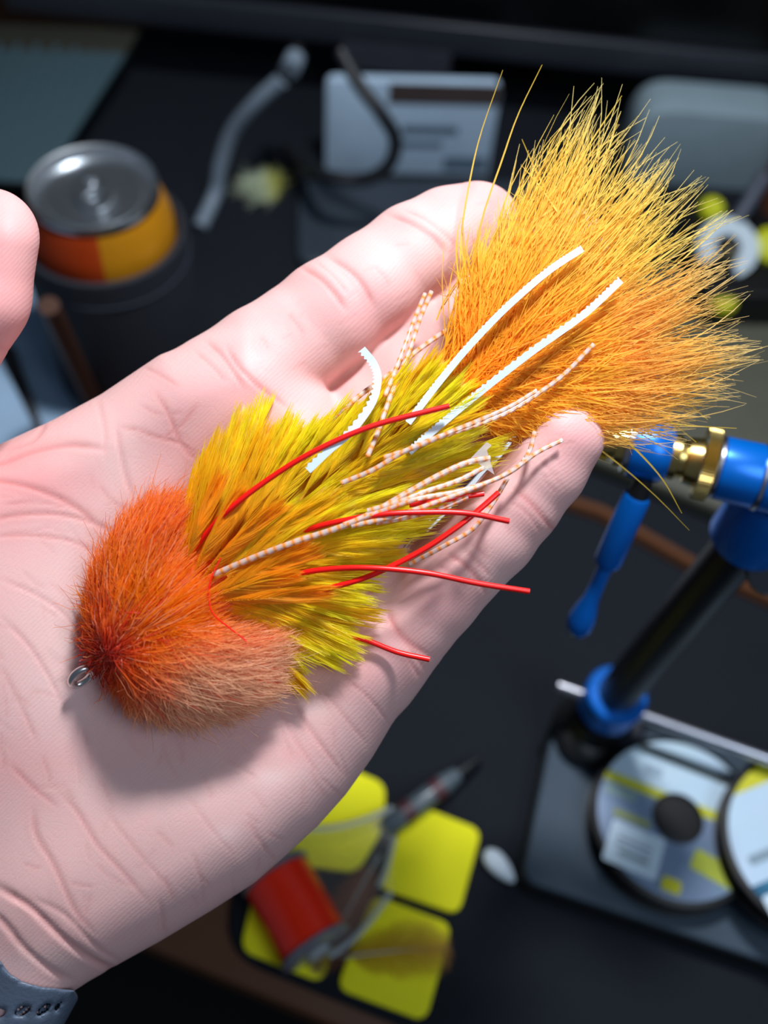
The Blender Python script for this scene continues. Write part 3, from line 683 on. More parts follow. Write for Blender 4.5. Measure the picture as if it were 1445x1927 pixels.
# creases: (polyline, half width px, depth px, redness)
CR = [([(725, 402), (777, 421), (818, 448), (842, 480)], 6, 5, .8), ([(752, 392), (800, 412), (842, 446), (862, 470)], 4, 2.5, .5),
      ([(562, 500), (602, 523), (629, 552), (652, 585)], 6, 5.5, .8), ([(612, 480), (656, 508), (683, 538), (706, 582)], 5.5, 4.5, .7), ([(590, 490), (628, 520), (660, 560)], 3, 2, .4),
      ([(385, 640), (417, 668), (440, 700), (462, 735)], 5, 4, .6), ([(425, 650), (450, 690), (490, 730), (545, 770)], 5, 4, .7), ([(365, 660), (400, 690), (425, 720)], 4, 2.5, .4),
      ([(540, 590), (555, 605), (575, 632)], 3, 1.6, .4), ([(700, 500), (722, 520), (735, 542)], 3, 1.5, .3),
      ([(962, 915), (1001, 950), (1030, 985), (1048, 1000)], 5, 2.4, .8), ([(955, 940), (990, 965), (1020, 1005)], 3, 2, .4),
      ([(838, 1040), (866, 1058), (892, 1082), (915, 1118)], 5, 4, .7), ([(820, 1062), (850, 1080), (880, 1112)], 4, 2.5, .5), ([(870, 1030), (900, 1060), (925, 1085)], 3, 2, .4),
      ([(728, 1140), (742, 1180), (770, 1210), (815, 1240)], 6, 5, .8), ([(735, 1185), (768, 1215), (800, 1262)], 5, 3, .5), ([(760, 1228), (790, 1275)], 4, 2, .4),
      ([(1000, 850), (1030, 880), (1060, 920)], 3, 1.2, .2),
      ([(218, 795), (226, 850), (236, 895), (250, 940)], 5, 3, .3), ([(182, 748), (195, 800), (200, 870)], 5, 2, .2),
      ([(290, 735), (315, 775), (332, 816), (352, 850), (378, 870)], 4, 2.5, .6), ([(218, 803), (255, 808), (292, 822), (340, 835), (380, 860)], 3.5, 2.2, .5),
      ([(268, 690), (300, 705), (340, 730)], 3.5, 2, .4), ([(300, 830), (340, 800), (372, 760)], 3, 1.8, .5), ([(262, 760), (300, 780), (345, 775)], 3, 1.6, .4),
      ([(-60, 880), (0, 872), (60, 850), (130, 838), (205, 846)], 7, 6, .6), ([(-60, 905), (0, 905), (80, 925), (150, 960), (205, 1010)], 6, 4, .7), ([(-40, 985), (30, 970), (110, 968), (190, 990), (240, 1030)], 5, 3.5, .6),
      ([(-20, 1010), (60, 1008), (140, 1020), (210, 1060)], 4, 2.5, .5), ([(0, 1090), (70, 1120), (130, 1165), (165, 1230)], 4, 2.5, .3), ([(0, 1160), (50, 1210), (90, 1270), (120, 1330)], 4, 2.5, .3),
      ([(0, 1250), (40, 1330), (70, 1400)], 4, 2, .3), ([(90, 790), (60, 830), (0, 850)], 5, 4, .3), ([(0, 950), (70, 945), (150, 960)], 3, 2, .4),
      ([(112, 1490), (145, 1527), (184, 1590), (230, 1640), (280, 1700)], 4, 3, .5), ([(63, 1518), (68, 1571), (102, 1629), (140, 1711), (180, 1760)], 5, 3.5, .5),
      ([(194, 1518), (240, 1580), (290, 1640), (329, 1684)], 3, 1.8, .3), ([(349, 1494), (402, 1566), (440, 1610)], 3, 1.5, .2), ([(20, 1440), (60, 1480), (110, 1520)], 4, 2.5, .5),
      ([(-20, 1660), (30, 1690), (63, 1712), (126, 1772), (184, 1812), (230, 1830)], 8, 11, .5), ([(-20, 1712), (10, 1740), (48, 1786), (97, 1826), (140, 1846)], 7, 8, .4), ([(60, 1690), (120, 1720), (180, 1780), (230, 1812)], 5, 4, .3),
      ([(547, 1314), (575, 1360), (600, 1397), (649, 1462)], 4, 3, .4), ([(520, 1330), (560, 1400), (610, 1470)], 3, 1.5, .3), ([(470, 1560), (500, 1600), (520, 1620)], 3, 2, .3), ([(360, 1600), (376, 1650), (386, 1712)], 3, 2, .2),
      ([(300, 1690), (306, 1730), (310, 1760)], 4, 2.5, .3), ([(600, 1290), (640, 1340), (690, 1400)], 3, 2, .3), ([(640, 1270), (690, 1310), (740, 1370)], 3, 2, .3),
      ([(-60, 640), (-20, 648), (0, 655), (30, 662)], 4, 4, .2), ([(170, 1060), (200, 1090), (230, 1150)], 3, 2, .3)]
# many fine skin lines, following the flow of the palm
for _ in range(130):
    u, v = random.uniform(-60, 640), random.uniform(760, 1700)
    base = math.radians(18) if v < 1050 and u < 220 else (math.radians(60) if v > 1350 else math.radians(40))
    an = base + random.gauss(0, .45); l = random.uniform(25, 90); cv = random.uniform(-.3, .3)
    CR.append(([(u + math.cos(an + cv*t)*l*t, v + math.sin(an + cv*t)*l*t) for t in (0, .5, 1)], random.uniform(2.5, 3.5), random.uniform(.6, 1.5), random.uniform(.1, .35)))
for _ in range(60):                          # fine lines along the fingers
    t = random.random()
    if _ % 2: u, v = 420 + t*480, 720 - t*300 + random.uniform(-60, 60)
    else: u, v = 780 + t*270, 1150 - t*330 + random.uniform(-50, 50)
    an = math.radians(-35 if _ % 3 else 55) + random.gauss(0, .2); l = random.uniform(20, 50)
    CR.append(([(u, v), (u + math.cos(an)*l*.5, v + math.sin(an)*l*.5), (u + math.cos(an)*l, v + math.sin(an)*l)], 2.5, random.uniform(.5, 1.2), random.uniform(.05, .3)))
fi = np.where((front > .1) & (UVW[:, 0] > -80))[0]; fu, fv = UVW[fi, 0], UVW[fi, 1]
disp = np.zeros(len(UVW)); red = np.zeros(len(UVW))
for pts, wd, dp, rd in CR:
    pl = catmull(pts, max(6, len(pts)*3)); lo, hi = pl.min(0) - wd*4, pl.max(0) + wd*4
    m_ = (fu > lo[0]) & (fu < hi[0]) & (fv > lo[1]) & (fv < hi[1])
    if not m_.any(): continue
    x, y = fu[m_], fv[m_]; best_d = np.full(x.shape, 1e9); bt_ = np.zeros(x.shape); nseg = len(pl) - 1
    for i in range(nseg):
        ex, ey = pl[i+1] - pl[i]; t = np.clip(((x-pl[i][0])*ex + (y-pl[i][1])*ey)/(ex*ex + ey*ey + 1e-9), 0, 1)
        dd = np.hypot(x - pl[i][0] - t*ex, y - pl[i][1] - t*ey); up = dd < best_d; best_d[up] = dd[up]; bt_[up] = ((i + t)/nseg)[up]
    fade = np.clip(np.minimum(bt_, 1 - bt_)*5 + .15, 0, 1)
    g = np.exp(-(best_d/wd)**2)*fade; wide = np.exp(-(best_d/(wd*2.6))**2)*fade
    ii = fi[m_]; disp[ii] = np.maximum(disp[ii], g*dp*1.0) - wide*dp*.18; red[ii] = np.maximum(red[ii], np.maximum(g, wide*.45)*rd)
dv = -NRM*(disp*front*.62)[:, None]; UVW2 = UVW + dv
# skin colour zones (flushed and pale areas of the skin itself)
def gz_(u, v, su, sv): return np.exp(-((UVW[:, 0]-u)/su)**2 - ((UVW[:, 1]-v)/sv)**2)
flush = sum(a*gz_(*q) for a, q in ((.55, (905, 380, 90, 60)), (.5, (500, 735, 90, 45)), (.35, (350, 800, 100, 80)), (.45, (10, 930, 120, 110)), (.65, (-10, 520, 110, 210)), (.4, (40, 1440, 90, 90)),
        (.4, (680, 1260, 110, 70)), (.45, (1075, 830, 60, 70)), (.3, (960, 1000, 60, 60)), (.35, (830, 1120, 70, 60)), (.35, (560, 1420, 80, 40)), (.3, (640, 560, 60, 60)), (.35, (120, 900, 90, 40)), (.3, (740, 600, 120, 60))))
pale = sum(a*gz_(*q) for a, q in ((.6, (150, 1180, 90, 170)), (.5, (230, 880, 40, 90)), (.6, (600, 1335, 50, 20)), (.6, (510, 1465, 28, 16)), (.6, (430, 1570, 26, 18)), (.4, (60, 1340, 110, 100)), (.5, (640, 505, 40, 30)),
        (.5, (420, 625, 80, 20)), (.4, (520, 560, 90, 22)), (.4, (800, 1330, 100, 60)), (.4, (950, 1040, 40, 90)), (.5, (80, 1810, 100, 30)), (.3, (565, 1450, 40, 20)), (.4, (300, 1480, 120, 60))))
mott = np.zeros(len(UVW))
for f_, a_m in ((.012, .5), (.03, .35), (.07, .25)):
    for _ in range(5):
        k = rng.normal(size=2)*f_; mott += a_m*.3*np.sin(UVW[:, 0]*k[0] + UVW[:, 1]*k[1] + rng.uniform(0, 6))
m_skin = bpy.data.materials.new('skin'); m_skin.use_nodes = True; nt = m_skin.node_tree; b = nt.nodes['Principled BSDF']
at = nt.nodes.new('ShaderNodeAttribute'); at.attribute_name = 'Col'
nt.links.new(at.outputs['Color'], b.inputs['Base Color'])
b.inputs['Roughness'].default_value = .52; b.inputs['Specular IOR Level'].default_value = .24
b.inputs['Subsurface Weight'].default_value = .22; b.inputs['Subsurface Radius'].default_value = (1, .35, .2); b.inputs['Subsurface Scale'].default_value = .0022
uv = nt.nodes.new('ShaderNodeUVMap'); uv.uv_map = 'skin'
def bump(prev, src, strg, dist):
    bp = nt.nodes.new('ShaderNodeBump'); bp.inputs['Strength'].default_value = strg; bp.inputs['Distance'].default_value = dist
    nt.links.new(src, bp.inputs['Height'])
    if prev: nt.links.new(prev, bp.inputs['Normal'])
    return bp.outputs['Normal']
wv = nt.nodes.new('ShaderNodeTexWave'); wv.inputs['Scale'].default_value = 62; wv.inputs['Distortion'].default_value = 9; wv.inputs['Detail'].default_value = 1; wv.inputs['Detail Scale'].default_value = .18; wv.bands_direction = 'DIAGONAL'
nt.links.new(uv.outputs[0], wv.inputs['Vector'])
vo = nt.nodes.new('ShaderNodeTexVoronoi'); vo.feature = 'DISTANCE_TO_EDGE'; vo.inputs['Scale'].default_value = 62
nz = nt.nodes.new('ShaderNodeTexNoise'); nz.inputs['Scale'].default_value = 9; nt.links.new(uv.outputs[0], nz.inputs['Vector'])
mp = nt.nodes.new('ShaderNodeMapping'); mp.inputs['Scale'].default_value = (1, 2.2, 1); mp.inputs['Rotation'].default_value = (0, 0, .9)
ad = nt.nodes.new('ShaderNodeMix'); ad.data_type = 'RGBA'; ad.inputs['Factor'].default_value = .12
nt.links.new(uv.outputs[0], ad.inputs['A']); nt.links.new(nz.outputs['Color'], ad.inputs['B']); nt.links.new(ad.outputs['Result'], mp.inputs['Vector']); nt.links.new(mp.outputs[0], vo.inputs['Vector'])
mr = nt.nodes.new('ShaderNodeMapRange'); mr.inputs['From Max'].default_value = .07; nt.links.new(vo.outputs['Distance'], mr.inputs['Value'])
n3 = nt.nodes.new('ShaderNodeTexNoise'); n3.inputs['Scale'].default_value = 130; nt.links.new(uv.outputs[0], n3.inputs['Vector'])
x = bump(None, wv.outputs['Fac'], .2, .00008); x = bump(x, mr.outputs['Result'], .12, .0001); x = bump(x, n3.outputs['Fac'], .2, .00010)
nt.links.new(x, b.inputs['Normal'])
base = np.array(lin(226, 180, 176)[:3]); redc = np.array(lin(218, 134, 136)[:3]); crc = np.array(lin(196, 96, 92)[:3]); palec = np.array(lin(234, 212, 206)[:3])
c = base[None]*(1 + .06*mott[:, None]); fl_ = np.clip(flush + .18*mott, 0, 1)[:, None]*.8; c = c*(1-fl_) + redc*fl_
pa_ = np.clip(pale - .12*mott, 0, 1)[:, None]*.5; c = c*(1-pa_) + palec*pa_
r_ = np.clip(red, 0, 1)[:, None]*.68; c = c*(1-r_) + crc*r_
hand = mesh_np('hand', Q(UVW2), Fq, m_skin, None, c)
ul = hand.data.uv_layers.new(name='skin'); ul.data.foreach_set('uv', (UVW[Fq.ravel()][:, :2]/1000).astype(np.float32).ravel())
tag(hand, 'open left hand, palm up and thumb raised, carrying the orange and yellow fly', 'hand')

# ------------------------------------------------------------------ watch strap: an offset band of the wrist
S0 = 4.; i1 = np.searchsorted(US, 260); j0_ = np.searchsorted(VS, 1740)
Fs_ = F[:i1, j0_:, :]; Xs, Ys = UG[:i1, j0_:], VG[:i1, j0_:]
edge = np.interp(Xs, [-470, -60, 0, 18, 45, 80, 140, 200], [1560, 1780, 1806, 1832, 1848, 1857, 1863, 1960]) - Ys     # > 0 above the strap's upper edge
d = np.maximum(np.abs(Fs_ - 9) - 8, edge[..., None]); d = np.maximum(d, (Ys - edge*0 - 2030)[..., None]*1.0)
for hu, hv, ru, rv, an in ((42, 1902, 17, 9, -.5), (82, 1899, 17, 6.5, -.75), (108, 1893, 13, 3, -.9), (-6, 1908, 18, 10, -.4), (30, 1948, 17, 9, -.5), (66, 1948, 15, 6.5, -.75)):
    c_, s_ = math.cos(an), math.sin(an); x_ = ((Xs-hu)*c_ + (Ys-hv)*s_)/ru; y_ = (-(Xs-hu)*s_ + (Ys-hv)*c_)/rv
    hd_ = (np.sqrt(x_**2 + y_**2) - 1)*min(ru, rv)
    hole = np.maximum(hd_[..., None], (WS[None, None, :] - 150)); hole = np.maximum(hole, -(Fs_ - 4)); d = np.maximum(d, -hole)
Vt, Ft = surface_nets(d.astype(np.float32))
SU = np.stack([US[0] + Vt[:, 0]*ST, VS[j0_] + Vt[:, 1]*ST, WS[0] + Vt[:, 2]*ST], -1)
strap = mesh_np('watch_strap', Q(SU), Ft, mat('grey_strap_rubber', lin(88, 100, 118), .42, bump=(900, .1)))
smm = strap.modifiers.new('smooth', 'SMOOTH'); smm.iterations = 4; smm.factor = .5
tag(strap, 'grey-blue rubber watch strap with oval holes around the wrist', 'watch strap')

# ================================================================== THE FLY
m_fib = fibre_mat('dubbing_fibre', .38, .55, .5); m_hack = fibre_mat('hackle_fibre', .42, .6, .45); m_mar = fibre_mat('marabou_fibre', .55, .5, .25)
m_body = mat('fly_underbody', lin(225, 90, 20), .7); m_gold = mat('gold_underbody', lin(205, 150, 15), .7)
m_hook = mat('nickel_hook', lin(225, 222, 218), .3, metal=1.0)
origin = Vector(Q(np.array([420., 1080., -40.])))
fly = thing('fishing_fly', 'big orange and yellow streamer fly with feather tail and rubber legs in the palm', 'fishing fly', origin)
def tp(name, pts, r, m, sides=10, flat=1., n=40):
    q = catmull(pts, n); rr = np.broadcast_to(np.asarray(r, float), (n,)) if np.ndim(r) else r
    return tube(name, Q(q), (rr if np.ndim(r) else r)*K0*(1.0), m, fly, sides, flat)
# hook eye: torus
def ell_ring(name, cu, cv, cw, ru, rv, rot, tilt, rt, m):
    a = np.linspace(0, 2*PI, 48, endpoint=False); c_, s_ = math.cos(rot), math.sin(rot)
    x, y = ru*np.cos(a), rv*np.sin(a); P_ = np.stack([cu + x*c_ - y*s_, cv + x*s_ + y*c_, cw + tilt*np.sin(a)], -1); P_ = Q(P_)
    T = np.roll(P_, -1, 0) - np.roll(P_, 1, 0); T /= np.linalg.norm(T, axis=1)[:, None]; cen = P_.mean(0); N = P_ - cen; N -= T*(N*T).sum(1)[:, None]; N /= np.linalg.norm(N, axis=1)[:, None]; B = np.cross(T, N)
    b_ = np.linspace(0, 2*PI, 14, endpoint=False); V = (P_[:, None] + rt*K0*(np.cos(b_)[None, :, None]*N[:, None] + np.sin(b_)[None, :, None]*B[:, None])).reshape(-1, 3)
    Fr = [(i*14 + j, i*14 + (j+1) % 14, ((i+1) % 48)*14 + (j+1) % 14, ((i+1) % 48)*14 + j) for i in range(48) for j in range(14)]
    return mesh_np(name, V, np.array(Fr), m, fly)
ell_ring('hook_eye', 153, 1273, -42, 22, 11, -.62, 14, 7, m_hook)
tp('hook_shank', [(168, 1262, -42), (200, 1238, -46), (330, 1140, -50), (470, 1040, -50)], 5.5, m_hook)
tp('wire_link', [(470, 1040, -30), (600, 1090, 20), (700, 1075, 62), (752, 1040, 60), (800, 985, 60), (850, 940, 66)], 3.4, m_hook)
tp('wire_link', [(480, 1030, -30), (600, 1075, 24), (690, 1062, 66), (738, 1030, 64), (788, 972, 64), (838, 925, 70)], 3.0, mat('dark_wire', lin(40, 38, 38), .3, metal=.8))
tp('tail_hook', [(640, 1000, 0), (740, 1010, 40), (800, 985, 56), (822, 958, 58), (812, 935, 44), (790, 930, 30)], 4.2, m_hook)
tp('thread_collar', [(176, 1258, -46), (196, 1240, -48), (216, 1224, -50)], 15, mat('red_thread_wrap', lin(178, 32, 20), .5), 16, n=10)
# underbody volumes
def blob(name, pts, rr, m, flat):
    q = catmull(pts, 24); r = np.interp(np.linspace(0, 1, 24), np.linspace(0, 1, len(rr)), rr)
    return tube(name, Q(q), r*K0, m, fly, 24, flat)
blob('head_core', [(180, 1250, -46), (230, 1200, -60), (330, 1140, -66), (430, 1090, -50)], [8, 66, 96, 44], m_body, .5)
blob('body_core', [(380, 1120, -50), (520, 1000, -26), (680, 880, -12), (800, 780, 0), (870, 720, 0)], [36, 62, 58, 40, 22], m_gold, .3)

# --- head: spun fibres, densest at the nose, swept back
head_poly = [(152, 1200), (150, 1120), (168, 1062), (192, 1020), (228, 968), (285, 925), (352, 917), (366, 950), (352, 1010), (395, 1050), (430, 1090), (440, 1150), (500, 1165), (560, 1180),
             (575, 1215), (548, 1262), (552, 1296), (500, 1335), (430, 1364), (360, 1376), (300, 1372), (240, 1352), (205, 1300), (185, 1262)]
def sample_poly(poly, n, edge_bias=0.):
    xs = [p[0] for p in poly]; ys = [p[1] for p in poly]; out = np.zeros((0, 2))
    while len(out) < n:
        q = np.stack([rng.uniform(min(xs), max(xs), n*2), rng.uniform(min(ys), max(ys), n*2)], -1); d = poly_sdf(poly, q[:, 0], q[:, 1])
        keep = (d < 0) & (rng.random(n*2) < np.exp(d/60.)*edge_bias + (1 - edge_bias)); out = np.vstack([out, q[keep]])
    return out[:n]
def head_layer(n, bias, lo, hi, curl, rlo, over=0.):
    E = sample_poly(head_poly, n, bias); dE = -poly_sdf(head_poly, E[:, 0], E[:, 1])
    nose = np.array([198., 1232.])
    s = rng.random(n)**1.3*.75; root = np.array([200., 1232.]) + (np.array([340., 1130.]) - np.array([200., 1232.]))*s[:, None]
    # roots slide toward the tip so that strands stay 90-260 px long
    vec = E - root; L = np.linalg.norm(vec, axis=1)
    want = rng.uniform(90, 230, n); f = np.clip(1 - want/np.maximum(L, 1), 0, .92)[:, None]; root = root + vec*f*.9
    vec = E - root; L = np.linalg.norm(vec, axis=1); dirn = vec/np.maximum(L, 1)[:, None]
    rim = np.clip(dE/95., 0, 1); top = -60 - 92*np.sqrt(1 - (1 - rim)**2)
    layer = rng.uniform(lo, hi, n); wE = -18 + (top + 18)*layer; wR = wE*.75 - 12
    # outward bow: strands leave the nose sideways and sweep back
    ax_ = np.array([.81, -.585]); perp = E - nose - ((E - nose)@ax_)[:, None]*ax_; pl = np.linalg.norm(perp, axis=1)[:, None]; pd = perp/np.maximum(pl, 1)
    ctrl = root + vec*.45 + pd*(np.minimum(pl*.22, 34)) - ax_*rng.uniform(0, 14, n)[:, None]
    K = 8; t = np.linspace(0, 1, K)[None, :, None]
    p2 = (1-t)**2*root[:, None] + 2*t*(1-t)*ctrl[:, None] + t*t*(E + dirn*over*rng.random((n, 1)))[:, None]
    ww = (wR[:, None] + (wE - wR)[:, None]*t[..., 0]) - 16*np.sin(t[..., 0]*PI)*layer[:, None]
    pth = np.concatenate([p2, ww[..., None]], -1)
    ph = rng.uniform(0, 6.3, (n, 1, 3)); fr = rng.uniform(8, 17, (n, 1, 1)); amp = curl*rng.uniform(.3, 1, (n, 1, 1))
    pth += amp*(t**1.1)*np.sin(fr*t + ph)
    rad = rng.uniform(rlo*.6, rlo*.6 + .3, (n, 1))*np.interp(np.linspace(0, 1, K), [0, .7, 1], [1, .9, .35])[None]
    # colour of the dyed fibre: red at the nose, orange crown, peach lower right, darker orange at the upper rim
    X, Y = p2[..., 0], p2[..., 1]; dn = np.hypot(X - 198, Y - 1232)
    orange = np.array(lin(255, 146, 14)[:3]); redc_ = np.array(lin(240, 70, 46)[:3]); peach = np.array(lin(255, 206, 170)[:3]); burnt = np.array(lin(252, 136, 40)[:3])
    low = np.clip(((X*.35 + Y*.94) - 1240)/110., 0, 1)*np.clip((dn - 60)/120, 0, 1)
    upf = np.clip((1110 - Y)/90., 0, 1)*np.clip((420 - X)/80, 0, 1); nz_ = np.exp(-(dn/78)**2)
    nz_ = np.maximum(nz_, .55*np.exp(-((X - 260)/60)**2 - ((Y - 1290)/45)**2)); nz_ = np.maximum(nz_, .6*np.exp(-((X - 185)/34)**2 - ((Y - 1140)/80)**2))
    c = np.broadcast_to(orange, X.shape + (3,)).copy()
    c = c*(1 - low[..., None]*.85) + peach*low[..., None]*.85; c = c*(1 - upf[..., None]) + burnt*upf[..., None]
    rnd = rng.random((n, 1)); rr_ = np.clip(nz_*1.05 + (rnd < .05)*.8, 0, 1)[..., None]; c = c*(1 - rr_) + redc_*rr_
    pp = (rng.random((n, 1)) < .12)[..., None]; c = np.where(pp, c*.6 + peach*.4, c)
    c *= rng.uniform(.78, 1.18, (n, 1, 1)); return strands(pth, rad, np.clip(c, 0, 1))
hd1 = fibre_obj('head_fibres', [head_layer(9000, .0, .35, 1., 3., 1.0), head_layer(6500, .8, .1, 1., 4.5, .9, 14), head_layer(1900, .97, 0., .95, 8, .8, 34), head_layer(500, .99, 0., .8, 11, .75, 70)], m_fib, fly); hd1['kind'] = 'stuff'
# nose tuft
n = 500; a_ = rng.uniform(math.radians(60), math.radians(330), n); t = np.linspace(0, 1, 6)
L = rng.uniform(20, 62, n); st = np.stack([198 + rng.normal(0, 12, n), 1228 + rng.normal(0, 12, n), rng.uniform(-80, -40, n)], -1)
dr = np.stack([np.cos(a_), -np.sin(a_), rng.uniform(-.8, .3, n)], -1); bend = np.array([.5, -.3, 0])
pth = st[:, None] + (dr*L[:, None])[:, None]*t[None, :, None] + bend*(L[:, None]*.5)[:, None]*(t**2)[None, :, None] + rng.normal(0, 1.4, (n, 6, 3))
cc_ = np.where(rng.random((n, 1, 1)) < .7, np.array(lin(190, 48, 26)[:3]), np.array(lin(222, 120, 66)[:3]))*rng.uniform(.7, 1.2, (n, 1, 1))*np.ones((1, 6, 1))
tf = fibre_obj('nose_fibres', [strands(pth, np.full((n, 6), .85), cc_)], m_fib, fly); tf['kind'] = 'stuff'

# --- hackle feathers of the body
YEL, GOLD, OLV, TIP = lin(255, 244, 40), lin(255, 218, 30), lin(250, 230, 40), lin(250, 222, 140)
def hackle(b0, t0, w0, w1, wid, c0, c1, ctip, nb=70, bow=None):
    b0, t0 = np.array(b0, float), np.array(t0, float); d = t0 - b0; L = np.linalg.norm(d); d /= L; pr = np.array([-d[1], d[0]])
    bow = random.uniform(-.08, .08) if bow is None else bow
    def spine(s): return np.stack([b0[0] + d[0]*L*s + pr[0]*bow*L*np.sin(s*PI), b0[1] + d[1]*L*s + pr[1]*bow*L*np.sin(s*PI), w0 + (w1 - w0)*s - 22*np.sin(s*PI)], -1)
    s = np.linspace(0, 1, 14); sp_ = spine(s)
    cs = ramp01(s, c0, c1, ctip)*.85; A = strands(sp_[None], np.linspace(2.2, .6, 14)[None], cs[None])
    nb = 84; n = nb*2; sb = np.tile(np.linspace(.06, .97, nb), 2) + rng.normal(0, .006, n); sg = np.repeat([-1., 1.], nb)
    env = np.sin(np.clip(sb*.85 + .15, 0, 1)*PI)**.7; l = wid*(.35 + .65*env)*rng.uniform(.8, 1.15, n)*np.clip((1.12 - sb)*L/(wid*3.4), .3, 1)
    p0 = spine(sb); ang = np.radians(rng.normal(6.5, 2.2, n))*sg; dv_ = np.stack([d[0]*np.cos(ang) + pr[0]*np.sin(ang), d[1]*np.cos(ang) + pr[1]*np.sin(ang)], -1)
    K = 5; t = np.linspace(0, 1, K)
    dz = rng.uniform(-4, 6, n); q = np.zeros((n, K, 3)); q[..., :2] = p0[:, None, :2] + dv_[:, None]*(l*3.6)[:, None, None]*t[None, :, None] + (pr*sg[:, None])[:, None]*(l*.16)[:, None, None]*np.sin(t*PI)[None, :, None]
    q[..., 2] = p0[:, None, 2] + dz[:, None]*(t**1.5)[None] + 6*sg[:, None]*t[None]
    r = rng.uniform(.9, 1.7, (n, 1))*np.interp(t, [0, .6, 1], [1, .8, .15])[None]
    cc = ramp01(np.clip(sb[:, None]*.7 + t[None]*.35, 0, 1), c0, c1, ctip)*rng.uniform(.84, 1.2, (n, 1, 1)); B = strands(q, r, np.clip(cc, 0, 1))
    o = fibre_obj('hackle_feather', [A, B], m_hack, fly); return o
def ramp01(s, a, b, c):
    s = np.asarray(s); return np.stack([np.interp(s, [0, .35, .8, 1], [a[i], (a[i]+b[i])/2, b[i], c[i]]) for i in range(3)], -1)
OR = lin(255, 180, 30)
feath = []
upper = [((330, 1100), (398, 868)), ((345, 1095), (425, 822)), ((360, 1080), (458, 775)), ((390, 1060), (512, 757)), ((410, 1050), (520, 800)), ((430, 1030), (552, 785)), ((450, 1020), (592, 792)), ((480, 990), (630, 800)), ((520, 960), (668, 765)),
         ((560, 930), (705, 745)), ((600, 900), (745, 722)), ((650, 880), (785, 702)), ((700, 850), (828, 668)), ((740, 820), (862, 690)), ((780, 800), (905, 735)), ((640, 900), (720, 760)), ((700, 860), (770, 740))]
axis = [((390, 1090), (600, 930)), ((430, 1060), (650, 900)), ((450, 1050), (700, 880)), ((500, 1010), (740, 850)), ((560, 960), (800, 830)), ((600, 940), (840, 800)), ((650, 900), (890, 790)), ((420, 1080), (660, 960)), ((560, 980), (790, 900)), ((640, 930), (870, 840)), ((700, 880), (920, 800)), ((740, 840), (900, 740))]
lower = [((390, 1120), (578, 1292)), ((400, 1120), (636, 1248)), ((400, 1110), (672, 1226)), ((400, 1100), (697, 1200)), ((410, 1095), (706, 1152)), ((440, 1080), (712, 1112)), ((470, 1060), (752, 1048)), ((500, 1040), (806, 1002)), ((520, 1030), (780, 985)), ((540, 1010), (815, 960)),
         ((580, 980), (835, 932)), ((620, 950), (868, 902)), ((680, 900), (925, 862)), ((720, 880), (945, 828)), ((420, 1110), (640, 1180)), ((440, 1090), (700, 1080)), ((400, 1120), (600, 1210))]
for rep in range(2):
    for grp, kind in ((upper, 0), (lower, 1), (axis, 2)):
        for (bb, tt) in grp:
            j = lambda s_: random.gauss(0, s_); sc_l = 1 if rep == 0 else random.uniform(.8, .98)
            b2 = (bb[0] + j(8), bb[1] + j(8)); t2 = (bb[0] + (tt[0]-bb[0])*sc_l + j(9 if rep else 3), bb[1] + (tt[1]-bb[1])*sc_l + j(9 if rep else 3))
            far = math.hypot(t2[0] - 380, t2[1] - 1080); prog = min(1, max(0, (b2[0] - 330)/300))
            c0 = OR if b2[0] < 450 else GOLD; c1 = random.choice([YEL, YEL, YEL, GOLD, OLV] if kind != 2 else [GOLD, YEL, OLV]); c1 = GOLD if (random.random() < .6 and b2[0] < 360) else c1
            wtop = {0: (-62, -28), 1: (-62, -30), 2: (-86, -70)}[kind]; dep = prog*26
            hackle(b2, t2, wtop[0] + dep + random.uniform(-8, 8) - rep*6, wtop[1] + dep + random.uniform(-10, 10) - rep*6, random.uniform(24, 34), c0, c1, TIP)
# orange feathers over the shoulder of the collar
for bb, tt in (((380, 1120), (580, 1015)), ((390, 1130), (602, 1050)), ((360, 1090), (470, 930)), ((370, 1100), (540, 960)), ((380, 1130), (560, 1090)), ((350, 1060), (420, 900)), ((400, 1130), (620, 1110))):
    hackle(bb, tt, -96, -92, 26, OR, lin(252, 176, 20), lin(250, 200, 60))

